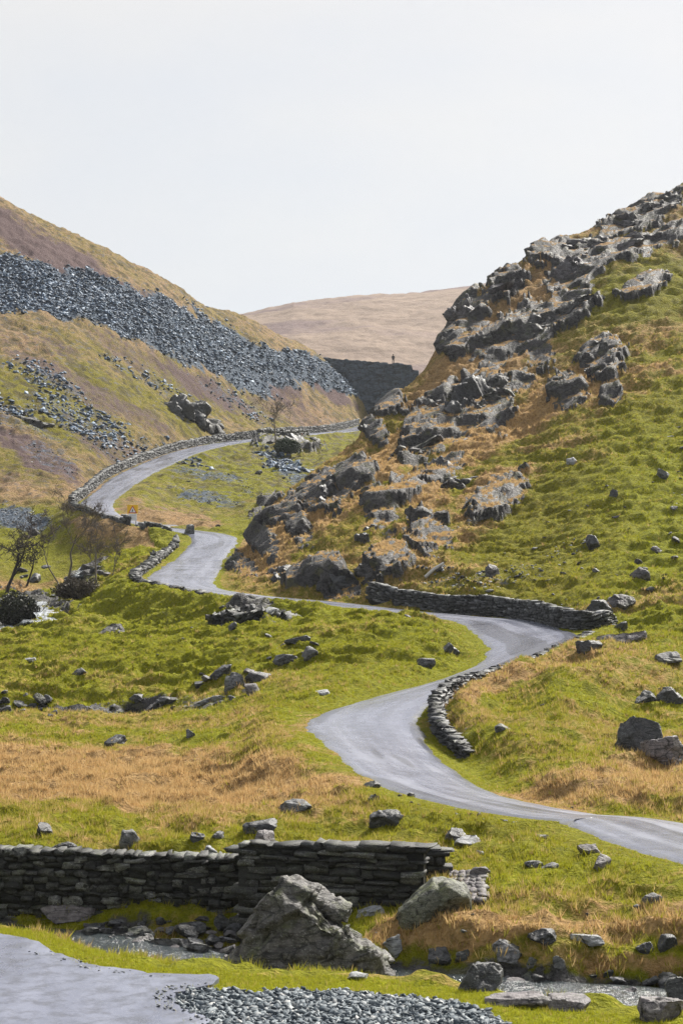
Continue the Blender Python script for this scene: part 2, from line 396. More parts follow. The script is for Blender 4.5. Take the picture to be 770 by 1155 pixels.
dry = np.maximum(dry, P([(20,930,60,10,0,.35),(230,925,60,16,0,.6),(330,905,70,22,0,.65),(400,915,40,20,0,.4),(300,830,40,18,0,.45)], 40, 75))
dry = np.maximum(dry, P([(650,1052,190,12,0,.75),(480,1062,70,18,0,.75),(700,1090,110,14,0,.6),(590,1085,70,12,0,.5),(760,1030,60,20,0,.6),(560,1050,100,10,0,.8)], 34.2, 41))
dry = np.maximum(dry, P([(690,890,130,26,6,.75),(740,870,60,40,0,.7),(560,770,60,14,22,.75),(640,745,60,14,15,.6),(600,850,60,30,0,.35),(740,760,50,30,0,.4)], 45, 86))
dry = np.maximum(dry, P([(520,735,30,12,0,.35),(470,700,50,6,0,.3),(330,775,50,10,0,.35),(345,830,20,30,-50,.55),(140,777,60,12,-10,.5)], 60, 100))
lush = np.where((YY > 40) & (YY < 52) & ~spur, lush - .15, lush)
# right hand spur: russet bracken among the crags, olive turf lower down
dsp = .34 + .5 * (fbm(XX * .16, YY * .16, 51, 4) - .3)
dsp = np.maximum(dsp, P([(560,400,110,46,38,.85),(600,470,120,22,34,.95),(500,445,60,20,30,1.),(690,440,90,22,18,.85),(440,520,60,22,35,.9),(380,560,70,30,38,.75),(470,570,60,30,30,.8),
                         (560,560,60,24,25,.9),(600,330,60,26,30,.75),(300,620,50,34,50,.8),(450,640,60,20,10,.6),(540,500,60,14,25,.8),(640,500,60,10,15,.6),(720,390,60,14,20,.6),(310,600,40,30,45,.8),(540,600,40,18,20,.7)], 92, 200))
dsp = np.clip(dsp - .55 * P([(690,590,160,80,15,1),(740,480,80,70,15,.8),(740,330,60,30,20,.9),(610,545,40,14,20,.7),(440,580,24,30,35,.7)], 92, 180), 0.08, 1)
dry = np.where(spur, dsp, dry); lush = np.where(spur, .35 + .5 * sst(600, 760, SPX) * sst(420, 560, SPY) + .25 * (fbm(XX * .2, YY * .2, 61) - .5), lush)
# far side of the valley
dlm = .60 + .6 * (fbm(XX * .05, YY * .05, 71, 5, .6) - .5)
dlm = np.clip(dlm - .5 * P([(60,460,90,30,-25,.9),(20,600,90,26,0,1.),(150,450,90,20,-28,.8),(60,585,60,14,-10,.7),(230,450,60,14,-25,.6),(20,520,60,20,-20,.5),(110,600,50,20,-15,.5),(55,632,90,26,0,1.1),(130,470,120,30,-28,.55),(230,440,90,20,-28,.5),(60,380,70,14,-28,.4)], 150, 400), .05, 1)
dry = np.where(hills, dlm, dry); lush = np.where(hills, .15 + .45 * P([(20,610,90,40,0,1.),(60,640,90,20,0,.8)], 145, 240), lush)
inner = (YY > 165) & ~hills & ~spur & (YY < 420)
dry = np.where(inner, .20 + .6 * (fbm(XX * .1, YY * .1, 81, 5, .6) - .42), dry); lush = np.where(inner, .55, lush)
dry = np.maximum(dry, P([(190,585,60,9,-8,.9),(150,570,16,12,0,.6),(120,595,40,10,-10,.8),(110,600,30,12,0,.6)], 150, 210))
mound = (YY > 78) & (YY < 165) & ~spur & ~hills & (YY > 0)
dry = np.where(mound, dry * .75, dry)

heath = np.where(hills, P([(60,285,140,18,-28,.8),(200,360,120,8,-28,.7),(100,440,120,14,-28,.6),(20,262,40,16,-20,.6),(180,345,60,10,-28,.6),(230,440,80,16,-28,.7),(300,430,60,14,-30,.7),(60,390,40,10,-20,.5),(30,510,80,16,-28,.7),(120,500,60,16,-28,.6),
                          (150,400,60,12,-28,.5),(320,465,60,14,-20,.5),(370,440,40,8,-28,.9),(10,540,40,20,0,.4)], 150, 420), 0)
scree = P([(-20,318,80,26,-17,1),(60,325,80,26,-19,1),(130,345,70,26,-22,1),(200,370,60,28,-27,1),(250,395,50,28,-31,1),(300,412,50,18,-28,.9),(350,418,50,14,-20,1),(395,432,24,11,-25,1),(408,437,22,10,-28,1),(425,448,16,6,-28,.8),(340,405,30,8,-20,1),
           (200,395,50,12,-30,.6),(270,425,50,14,-33,.7)], 230, 420, soft=.25, rough=.6)
scree = np.maximum(scree, P([(20,585,50,14,-10,.7),(10,470,90,16,-24,.42),(100,480,80,22,-30,.42),(180,510,50,12,-20,.42),(60,520,50,14,-28,.42),(160,425,60,10,-28,.4),(240,538,50,8,-10,.5),(230,562,40,8,-8,.55),(330,535,50,12,-35,.55),(290,560,40,7,-20,.4),(60,430,60,12,-25,.45),(260,450,60,10,-30,.4),(310,440,50,8,-30,.4)], 165, 330, soft=.6) * (hills | inner))
scree = np.maximum(scree, P([(560,655,60,12,10,.36),(500,650,30,12,0,.36),(640,625,40,8,15,.3)], 92, 125))
# bare rock showing through the turf of the spur
CRAGS = [(735,240,44,20,28),(700,262,34,12,22),(650,305,44,24,25),(695,288,64,14,20),(745,272,35,12,18),(725,327,34,12,22),(640,352,44,20,30),(596,376,36,32,35),(556,390,30,28,30),(530,355,28,26,40),(512,388,18,22,40),
         (570,330,34,14,38),(622,287,28,10,22),(680,406,28,28,20),(642,446,22,20,20),(590,432,16,12,20),(552,455,36,36,30),(514,472,34,36,30),(480,484,30,26,30),(440,462,18,14,35),(425,490,12,16,40),(478,508,40,16,30),
         (430,578,20,28,15),(482,602,30,28,20),(400,545,26,18,40),(365,562,26,24,40),(300,576,22,7,32),(500,532,26,16,25),(560,568,42,20,28),(350,655,40,18,0),(384,664,26,14,0),(440,642,26,16,15),(300,612,14,22,20),(340,602,14,20,20),(272,640,10,20,60),(455,560,30,14,30),(330,580,24,12,40),(610,405,16,16,30),(690,450,14,8,10)]
rock = P(CRAGS, 96, 205, soft=.35, rough=.8)
rock = np.maximum(rock, P([(326,505,20,12,-20,.8),(300,500,16,8,0,.8),(345,508,16,8,0,.7),(30,470,24,10,-20,.5)], 160, 330, soft=.35))
rock = np.maximum(rock, P([(285,690,36,16,-10,.9),(265,775,40,14,25,.5),(300,740,30,10,20,.4),(100,800,120,5,0,.6),(235,792,60,7,8,.6),(45,680,40,10,-20,.9),(100,660,26,10,30,.7),(190,703,16,8,0,.5),(310,755,34,8,25,.4),(165,776,40,4,18,.4)], 70, 160, soft=.4))
rock = np.maximum(rock, stream_w * .95)
scree = np.where(near_w > .5, 0, scree)
def on_bench(pts):
    p = np.array(pts, float); y = BZ / (CY - p[:, 1]) * F
    return np.stack([(p[:, 0] - CX) / F * y, y], 1)
def inside(x, y, poly):
    r = np.zeros(x.shape, bool); n = len(poly)
    for i in range(n):
        (x1, y1), (x2, y2) = poly[i - 1], poly[i]
        if y1 == y2: continue
        r ^= ((y1 > y) != (y2 > y)) & (x < (x2 - x1) * (y - y1) / (y2 - y1) + x1)
    return r
TARMAC = on_bench([(-500,980),(-200,1020),(-60,1046),(0,1056),(30,1062),(62,1078),(110,1093),(170,1100),(215,1101),(238,1101),(246,1107),(236,1113),(218,1116),(196,1122),(205,1140),(236,1152),(250,1175),(262,1260),(250,1500),(-900,1500)])
GRAVEL = on_bench([(193,1126),(214,1119),(260,1117),(330,1116),(400,1118),(470,1123),(515,1131),(548,1142),(585,1160),(640,1200),(680,1300),(250,1300),(250,1175),(236,1152),(205,1140)])
r1 = np.searchsorted(YR, 36)
jx = XX[:r1] + .25 * (fbm(XX[:r1] * 2.5, YY[:r1] * 2.5, 901, 3) - .5); jy = YY[:r1] + .4 * (fbm(XX[:r1] * 2.5, YY[:r1] * 2.5, 902, 3) - .5)
bare = np.zeros_like(ZB, bool); bare[:r1] = inside(jx, jy, GRAVEL)
tarm = np.zeros_like(ZB, bool); tarm[:r1] = inside(XX[:r1], YY[:r1], TARMAC)
ring = tarm & ~(np.roll(tarm, 7, 0) & np.roll(tarm, -7, 0) & np.roll(tarm, 26, 1) & np.roll(tarm, -26, 1))
scree = np.where(bare, .9, scree); dry = np.where(near_w > .5, .05, dry); lush = np.where(near_w > .5, .95, lush)
dry = np.maximum(dry, P([(185,1062,40,9,-18,.8),(225,1075,20,8,-10,.6),(430,1143,50,5,0,.7)], 25, 33))

# ------------------------------------------------------------------ relief
calm = np.clip(1 - verge, .12, 1) * (1 - near_w * .94)
calm = np.where(road_d < .05, 0, calm)
n_a = vn(XX / 1.15, YY / 1.7, 101) - .5; n_b = vn(XX / .5, YY / .7, 102) - .5; n_c = vn(XX / .23, YY / .33, 103) - .5
tuss = .22 * n_a + .17 * n_b + .09 * n_c * np.clip(1.4 - YY / 150, .3, 1)
rid = (1 - np.abs(2 * fbm(XX / 2.6 + .2 * n_a, YY / 1.9 + ZB * .6, 105, 3, .55) - 1)) ** 2 * 1.25                # sheep terracettes
tuss = tuss + np.where(mound, .75, np.where(spur, .6, .22)) * (rid - .5)
swell = (fbm(XX / 9, YY / 9, 107, 3) - .5) * .5 * np.clip((YY - 42) / 30, 0, 1)
tuss = tuss + np.where(YY > 160, (fbm(XX / 4, YY / 4, 109, 4, .6) - .5) * 1.5, 0) * np.clip((YY - 160) / 60, 0, 1)
dryf = np.clip(dry, 0, 1)
ZT = ZB + (tuss * (.75 + .5 * dryf) + swell) * calm
# smooth normals of the bare ground, for relief that stands out from the slope
_dr = np.gradient(ZB, axis=0) / np.gradient(YR)[:, None]; _du = np.gradient(ZB, axis=1) / np.gradient(U)[None]
_fx = _du / YY; _fy = _dr - _du * UU / YY                   # slope along x and along y
NX, NY = -_fx, -_fy; _l = np.sqrt(NX ** 2 + NY ** 2 + 1); NX /= _l; NY /= _l; NZ = 1 / _l
OFF = np.zeros_like(ZB); LEDGE = np.zeros_like(ZB)
def cliff(mask, ang, amp):
    """Bedrock: strata blocks pushed out along the slope's normal, cell by cell, at three sizes."""
    rr, cc = np.nonzero(mask > .02)
    x = XX[rr, cc].astype(np.float64); y = YY[rr, cc].astype(np.float64); z = ZB[rr, cc].astype(np.float64)
    s = y * .55 + z * 1.0
    c_, s_ = math.cos(math.radians(ang)), math.sin(math.radians(ang))
    a = x * c_ + s * s_; b = -x * s_ + s * c_
    wx = a + 1.0 * (vn(x / 2.1, s / 2.1, 5) - .5); wy = b + .7 * (vn(x / 1.7 + 9, s / 1.7, 6) - .5)
    f1 = facets(wx / 6.0, wy / 2.3, 201, .9); f2 = facets(wx / 3.0, wy / 1.4, 211, .9); f3 = facets(wx / .9, wy / .6, 221, .9); f4 = facets(wx / .3, wy / .25, 231, .9)
    m = mask[rr, cc]
    edge = sst(.52, .9, m + .30 * (f2 - .5))
    f = edge * (amp * (1.15 * f1 + .55 * (f2 - .4) + .17 * (f3 - .5) + .05 * (f4 - .5)))
    OFF[rr, cc] += (f * np.clip(road_d[rr, cc] / 1.2, 0, 1)).astype(np.float32)
    LEDGE[rr, cc] = edge
cliff(np.where(spur, rock, 0), 33, .85)
cliff(np.where(hills | inner, rock, 0), 20, 1.0)
def crag(mask, s1, s2, s3, a1, a2, a3, up):
    global ZT
    rr, cc = np.nonzero(mask > .02)
    if not len(rr): return
    x = XX[rr, cc].astype(np.float64); y = YY[rr, cc].astype(np.float64); z = ZB[rr, cc].astype(np.float64)
    wx = x + .5 * (vn(x / 1.5, y / 1.5, 5) - .5); wy = y * .55 + z * .9
    f = a1 * (facets(wx / s1, wy / s1, 201, 1.2) - .35) + a2 * (facets(wx / s2, wy / s2, 211, 1.4) - .5) + a3 * (facets(wx / s3, wy / s3, 221, 1.4) - .5)
    ZT[rr, cc] += (mask[rr, cc] * (f + up) * np.clip(road_d[rr, cc] / 1.5, 0, 1)).astype(np.float32)
crag(np.where(~spur & (YY > 70), rock, 0), 1.6, .7, .3, .3, .16, .07, .0)
crag(np.where((YY <= 70), rock, 0), .8, .35, .2, .12, .1, .05, -.03)
crag(np.where(YY > 150, scree, 0), 1.2, .5, .3, .2, .15, .08, .0)
ZT = np.minimum(ZT, np.where(road_d < .02, road_z - .03, 1e9))
ZT = ZT * (1 - .7 * LEDGE) + ZB * .7 * LEDGE              # rock faces carry no tussocks
XD = XX + OFF * NX; YD = YY + OFF * NY; ZD = ZT + OFF * NZ
ZT = (ZT + OFF * (NZ + np.abs(NY) * np.abs(_fy))).astype(np.float32)                       # height met when looking down, for placing things
# true normals after displacement: rock where it is steep, turf and bracken on the ledges
_a = np.stack([np.gradient(q, axis=1) for q in (XD, YD, ZD)], -1); _b = np.stack([np.gradient(q, axis=0) for q in (XD, YD, ZD)], -1)
_nn = np.cross(_a, _b); _nz = np.abs(_nn[..., 2]) / (np.linalg.norm(_nn, axis=-1) + 1e-9)
del _a, _b, _nn
_flat = sst(.80, .93, _nz + .12 * (fbm(XX / .8, YY / .8, 303, 3) - .5))
rockm = np.where(spur | hills | inner, LEDGE * (1 - .72 * _flat) + .25 * (1 - sst(.45, .62, _nz)) * spur * (1 - LEDGE), rock * (.55 + .5 * (fbm(XX / 1.1, YY / 1.1, 301, 3) - .3)))
dry = np.where(spur, np.maximum(dry, .85 * LEDGE * _flat), dry)
rockm = np.where(stream_w > .4, np.maximum(rockm, .9 * stream_w), rockm)

# ------------------------------------------------------------------ materials of the land
def ground_material():
    t = NT('turf_rock_and_scree'); p = t.pos()
    msk = t.attr('cover'); sep = t.add('ShaderNodeSeparateXYZ', inp={0: msk.outputs['Vector']})
    lushA = t.attr('lush').outputs['Fac']; heathA = t.attr('heath').outputs['Fac']
    n0 = t.noise(p, .25, 5); n1 = t.noise(p, 1.3, 5, .6); n2 = t.noise(p, 5, 5, .65); n3 = t.noise(p, 16, 3, .6)
    lu = t.math('ADD', lushA, t.math('MULTIPLY', t.math('SUBTRACT', n1, .5), 1.1), True)
    green = t.mix(lu, (.215, .175, .024), (.275, .285, .010))
    green = t.mix(t.ramp(n2, [(.35, 0.0), (.7, 1.0)]), t.mix(.62, green, (.040, .050, .008)), green)  # dark mottle: moss and dead blades, plus shade between tufts painted in
    straw = t.mix(n1, (.47, .33, .155), (.37, .215, .085))
    straw = t.mix(t.ramp(n2, [(.4, 0.), (.62, 1.)]), t.mix(.65, straw, (.13, .075, .030)), straw)  # darker flecks put the shade inside the dry grass into its colour
    hill = t.mix(n1, (.31, .215, .135), (.20, .135, .095))
    far = t.ramp(t.math('DIVIDE', t.add('ShaderNodeSeparateXYZ', inp={0: p}).outputs['Y'], 400.), [(.36, 0.), (.55, 1.)])
    straw = t.mix(t.math('MULTIPLY', far, .75), straw, hill)
    d = t.math('ADD', sep.outputs['X'], t.math('MULTIPLY', t.math('SUBTRACT', n2, .5), .9))
    d = t.math('ADD', d, t.math('MULTIPLY', t.math('SUBTRACT', n1, .5), .9))
    turf = t.mix(t.ramp(d, [(.28, 0.), (.68, 1.)]), green, straw)
    clump = t.noise(p, .55, 4, .5); speck = t.noise(t.add('ShaderNodeMapping', inp={'Vector': p, 'Scale': (1, .6, 1.3)}).outputs[0], 1.3, 3, .5)
    turf = t.mix(t.math('MULTIPLY', far, t.ramp(clump, [(.50, 0.), (.60, .75)])), turf, (.080, .066, .032))
    turf = t.mix(t.math('MULTIPLY', far, t.ramp(speck, [(.56, 0.), (.66, .75)])), turf, (.13, .125, .12))
    turf = t.mix(t.math('MULTIPLY', far, t.ramp(speck, [(.34, .6), (.42, 0.)])), turf, (.05, .048, .03))
    hv = t.math('ADD', heathA, t.math('MULTIPLY', t.math('SUBTRACT', n1, .5), .8))
    turf = t.mix(t.ramp(hv, [(.35, 0.), (.7, 1.)]), turf, t.mix(n2, (.085, .06, .062), (.15, .105, .10)))
    rk = t.mix(t.ramp(n2, [(.3, 0.), (.7, 1.)]), (.020, .019, .019), (.088, .083, .084))
    rk = t.mix(t.ramp(n3, [(.62, 0.), (.72, .5)]), rk, (.24, .24, .225))
    rk = t.mix(t.ramp(n1, [(.52, 0.), (.66, .7)]), rk, (.085, .085, .03))
    ck = t.add('ShaderNodeTexVoronoi', feature='DISTANCE_TO_EDGE', inp={'Vector': t.add('ShaderNodeMapping', inp={'Vector': p, 'Rotation': (.2, .55, .1), 'Scale': (.55, .8, 1.5)}).outputs[0], 'Scale': 1.1}).outputs['Distance']
    rk = t.mix(t.ramp(t.math('ADD', ck, t.math('MULTIPLY', t.math('SUBTRACT', n2, .5), .12)), [(.0, .9), (.05, 0.)]), rk, (.010, .010, .011))
    sc = t.mix(t.ramp(t.noise(p, 2.6, 5, .7), [(.36, 0.), (.62, 1.)]), (.030, .042, .062), (.15, .18, .22))
    s = t.math('ADD', sep.outputs['Z'], t.math('MULTIPLY', t.math('SUBTRACT', n1, .5), .9))
    c = t.mix(t.ramp(s, [(.38, 0.), (.6, 1.)]), turf, sc)
    r = t.math('ADD', sep.outputs['Y'], t.math('MULTIPLY', t.math('SUBTRACT', n2, .5), .7))
    c = t.mix(t.ramp(r, [(.36, 0.), (.52, 1.)]), c, rk)
    h = t.math('ADD', t.math('MULTIPLY', n2, .7), t.math('MULTIPLY', n3, .4))
    nrm = t.bump(h, 1.0, .32)
    rg = t.ramp(r, [(.36, .9), (.52, .62)])
    return t.done(t.bsdf(c, rg, nrm, t.ramp(r, [(.36, .06), (.52, .3)])))
M_GROUND = ground_material()

def asphalt_material():
    t = NT('wet_asphalt'); a = t.attr('lane').outputs['Vector']; p = t.pos()
    mp = t.add('ShaderNodeMapping', inp={'Vector': a, 'Scale': (1.6, .11, 1)}).outputs[0]
    st = t.noise(mp, 1.0, 5, .6); bl = t.noise(p, .5, 4, .6); fine = t.noise(p, 22, 4, .7); md = t.noise(p, 3, 4, .6)
    c = t.mix(t.ramp(st, [(.3, 0.), (.7, 1.)]), (.120, .130, .178), (.195, .208, .268))
    c = t.mix(t.ramp(md, [(.35, .6), (.6, 0.)]), c, (.078, .084, .115))
    c = t.mix(t.math('MULTIPLY', t.ramp(fine, [(.45, 0.), (.75, 1.)]), .35), c, (.25, .25, .275))
    edge = t.add('ShaderNodeSeparateXYZ', inp={0: a}).outputs['Z']
    e2 = t.math('ADD', edge, t.math('MULTIPLY', t.math('SUBTRACT', md, .5), .5))
    lanew = t.add('ShaderNodeMath', operation='PINGPONG', inp={0: t.math('MULTIPLY', t.math('ABSOLUTE', t.add('ShaderNodeSeparateXYZ', inp={0: a}).outputs['X']), 1.0), 1: .85}).outputs[0]
    c = t.mix(t.math('MULTIPLY', t.ramp(lanew, [(.45, 0.), (.8, 1.)]), .30), c, (.22, .23, .28))
    patchy = t.noise(t.add('ShaderNodeMapping', inp={'Vector': a, 'Scale': (.55, .09, 1), 'Location': (3, 7, 0)}).outputs[0], 1.0, 2, .4)
    c = t.mix(t.ramp(patchy, [(.56, 0.), (.58, .7)]), c, (.060, .064, .085))
    crk = t.add('ShaderNodeTexVoronoi', feature='DISTANCE_TO_EDGE', inp={'Vector': t.add('ShaderNodeMapping', inp={'Vector': p, 'Scale': (1, .5, 1)}).outputs[0], 'Scale': .7}).outputs['Distance']
    c = t.mix(t.math('MULTIPLY', t.ramp(crk, [(.0, 1.), (.02, 0.)]), t.ramp(bl, [(.6, 0.), (.7, .3)])), c, (.06, .062, .07))
    c = t.mix(t.ramp(e2, [(.80, 0.), (1.0, .8)]), c, (.10, .095, .06))
    rg = t.ramp(t.math('ADD', t.math('MULTIPLY', bl, .5), t.math('MULTIPLY', st, .5)), [(.35, .14), (.65, .36)])
    nrm = t.bump(fine, .25, .02)
    return t.done(t.bsdf(c, rg, nrm, .55))
M_ROAD = asphalt_material()

def terrain():
    q = np.arange(NR * nu, dtype=np.int32).reshape(NR, nu)
    Fq = np.stack([q[:-1, :-1], q[:-1, 1:], q[1:, 1:], q[1:, :-1]], -1).reshape(-1, 4)
    V = np.stack([XD, YD, np.minimum(ZD, np.where(road_d < .02, road_z - .03, 1e9))], -1).reshape(-1, 3)
    cov = np.stack([np.clip(dry, 0, 1.2), rockm, scree], -1).reshape(-1, 3)
    o = mesh_np('ground', V, Fq, M_GROUND, smooth=True, attrs={'cover': cov, 'lush': np.clip(lush, 0, 1).ravel(), 'heath': np.asarray(heath, np.float32).ravel()})
    tag(o, 'grassy valley floor and rocky hillsides with russet bracken and grey crags', 'terrain', kind='structure')
terrain()

def road_mesh():
    D, ts = catmull(ROAD, 40)
    g = np.gradient(D[:, :2], axis=0); s = np.linalg.norm(g, axis=1); g /= s[:, None]
    n = np.stack([-g[:, 1], g[:, 0]], 1); L = np.cumsum(s)
    K = 15; f = np.linspace(-1, 1, K)
    jl = .30 * (fbm(L * .9, L * 0, 401, 5, .65) - .5) * 2; jr = .30 * (fbm(L * .9, L * 0 + 9, 402, 5, .65) - .5) * 2
    V = []; A = []
    for k in range(K):
        off = f[k] * D[:, 4] / 2 + (np.where(f[k] > 0, jl, -jr) * abs(f[k]) ** 4)
        z = D[:, 2] + D[:, 3] * off + .05 * (1 - f[k] ** 2) + .02 * (fbm(D[:, 0] + n[:, 0] * off, D[:, 1] + n[:, 1] * off, 403, 3) - .5)
        if k in (0, K - 1): z = z - .10
        V.append(np.stack([D[:, 0] + n[:, 0] * off, D[:, 1] + n[:, 1] * off, z], 1)); A.append(np.stack([off, L, np.full(len(L), abs(f[k]))], 1))
    V = np.stack(V, 1).reshape(-1, 3); A = np.stack(A, 1).reshape(-1, 3)
    q = np.arange(len(D) * K).reshape(len(D), K)
    Fq = np.stack([q[:-1, 1:], q[:-1, :-1], q[1:, :-1], q[1:, 1:]], -1).reshape(-1, 4)
    o = mesh_np('road', V, Fq, M_ROAD, smooth=True, attrs={'lane': A})
    tag(o, 'narrow wet grey road winding up the valley', 'road', kind='structure')
road_mesh()

# far hill closing the valley
def far_hill():
    px = np.arange(-500, 1300, 2.2); uu = (px - CX) / F
    yr = np.exp(np.linspace(math.log(600), math.log(1500), 420))
    Ux, Yy = np.meshgrid(uu, yr); X = Ux * Yy
    sky = np.interp(px, [-500, 100, 285, 330, 400, 470, 540, 640, 800, 1300], [472, 403, 367, 356, 349, 346, 338, 322, 304, 294])
    base = 620 + 40 * np.sin(px / 90)
    z0 = (CY - 470) / F * 600
    top = (CY - sky) / F * 1150
    t = (Yy - 600) / 550
    Z = z0 + (top - z0) * np.where(t < 1, np.sin(np.clip(t, 0, 1) * PI / 2) ** 1.1, 1 - .35 * (t - 1))
    Z = Z + (fbm(X / 70, Yy / 70, 501, 5) - .5) * 9 * np.clip(1.15 - t, .1, 1) + (fbm(X / 9, Yy / 9, 502, 4, .6) - .5) * 2.2
    q = np.arange(X.size).reshape(X.shape)
    Fq = np.stack([q[:-1, :-1], q[:-1, 1:], q[1:, 1:], q[1:, :-1]], -1).reshape(-1, 4)
    t_ = NT('pale_moor'); p = t_.pos()
    n0 = t_.noise(p, .012, 6, .6); n1 = t_.noise(p, .06, 8, .72)
    c = t_.mix(t_.ramp(n1, [(.3, 0.), (.7, 1.)]), (.17, .125, .098), (.27, .205, .155))
    c = t_.mix(t_.ramp(n0, [(.50, 0.), (.62, .8)]), c, (.135, .095, .095))
    m = t_.done(t_.bsdf(c, .9, t_.bump(n1, .6, 3.), .1))
    o = mesh_np('hill', np.stack([X, Yy, Z], -1).reshape(-1, 3), Fq, m, smooth=True)
    tag(o, 'distant pale brown rounded hill closing the head of the valley', 'hill', kind='structure')
far_hill()

# ------------------------------------------------------------------ sky, sun, camera
SUN_DIR = Vector((.46, .66, .70)).normalized()
def world():
    w = bpy.data.worlds.new('World'); scene.world = w; w.use_nodes = True
    t = w.node_tree; n = t.nodes; n.clear()
    out = n.new('ShaderNodeOutputWorld'); bg = n.new('ShaderNodeBackground'); bg.inputs['Strength'].default_value = .1
    sky = n.new('ShaderNodeTexSky'); sky.sky_type = 'NISHITA'; sky.sun_disc = False
    sky.sun_elevation = math.asin(SUN_DIR.z); sky.sun_rotation = math.atan2(SUN_DIR.x, SUN_DIR.y); sky.dust_density = 3
    tc = n.new('ShaderNodeTexCoord')
    cl = n.new('ShaderNodeTexNoise'); cl.inputs['Scale'].default_value = 2.2; cl.inputs['Detail'].default_value = 4
    mp = n.new('ShaderNodeMapping'); mp.inputs['Scale'].default_value = (1, 1, 2.5)
    t.links.new(tc.outputs['Generated'], mp.inputs[0]); t.links.new(mp.outputs[0], cl.inputs['Vector'])
    r = n.new('ShaderNodeValToRGB'); r.color_ramp.elements[0].position = .36; r.color_ramp.elements[1].position = .64
    r.color_ramp.elements[0].color = (SKY_A[0], SKY_A[1], SKY_A[2], 1); r.color_ramp.elements[1].color = (SKY_B[0], SKY_B[1], SKY_B[2], 1)
    t.links.new(cl.outputs['Fac'], r.inputs['Fac'])
    sc = n.new('ShaderNodeVectorMath'); sc.operation = 'SCALE'; sc.inputs['Scale'].default_value = SKY_L
    t.links.new(r.outputs[0], sc.inputs[0])
    mx = n.new('ShaderNodeMix'); mx.data_type = 'RGBA'; mx.inputs[0].default_value = .93
    t.links.new(sky.outputs[0], mx.inputs[6]); t.links.new(sc.outputs[0], mx.inputs[7])
    t.links.new(mx.outputs[2], bg.inputs['Color']); t.links.new(bg.outputs[0], out.inputs['Surface'])
SKY_A, SKY_B, SKY_L = (.80, .85, .945), (1., .975, .94), 2.22
world()
sl = bpy.data.lights.new('sun', 'SUN'); sl.energy = 2.9; sl.angle = math.radians(13); sl.color = (1, .95, .87)
so = bpy.data.objects.new('sun', sl); COL.objects.link(so)
so.rotation_euler = SUN_DIR.to_track_quat('Z', 'Y').to_euler()
cam = bpy.data.cameras.new('camera'); cam.sensor_fit = 'VERTICAL'; cam.sensor_height = 36; cam.sensor_width = 24; cam.lens = 36 * F / 1155
cam.clip_start = .5; cam.clip_end = 6000
co = bpy.data.objects.new('camera', cam); COL.objects.link(co); co.location = (0, 0, 0); co.rotation_euler = (PI / 2, 0, 0)
scene.camera = co
scene.view_settings.view_transform = 'Standard'; scene.view_settings.look = 'None'; scene.view_settings.gamma = 1
scene.view_settings.exposure = 1.76
scene.cycles.max_bounces = 5; scene.cycles.diffuse_bounces = 3; scene.cycles.use_denoising = True; scene.cycles.denoiser = 'OPENIMAGEDENOISE'; scene.cycles.denoising_input_passes = 'RGB_ALBEDO_NORMAL'; scene.cycles.denoising_prefilter = 'NONE'

def haze():
    bm = bmesh.new(); bmesh.ops.create_cube(bm, size=1, matrix=Matrix.Translation((0, 800, 60)) @ Matrix.Diagonal((3200, 1700, 220, 1)))
    me = bpy.data.meshes.new('haze'); bm.to_mesh(me); bm.free()
    m = bpy.data.materials.new('valley_air'); m.use_nodes = True; t = m.node_tree; t.nodes.clear()
    o_ = t.nodes.new('ShaderNodeOutputMaterial'); v = t.nodes.new('ShaderNodeVolumePrincipled'); v.inputs['Color'].default_value = (.90, .94, 1, 1); v.inputs['Density'].default_value = HAZE; v.inputs['Anisotropy'].default_value = .3
    t.links.new(v.outputs[0], o_.inputs['Volume']); me.materials.append(m)
    o = bpy.data.objects.new('haze', me); COL.objects.link(o); tag(o, 'thin pale haze filling the valley', None, None, 'stuff')
HAZE = .00008
haze()
scene.cycles.volume_bounces = 0; scene.cycles.volume_max_steps = 64
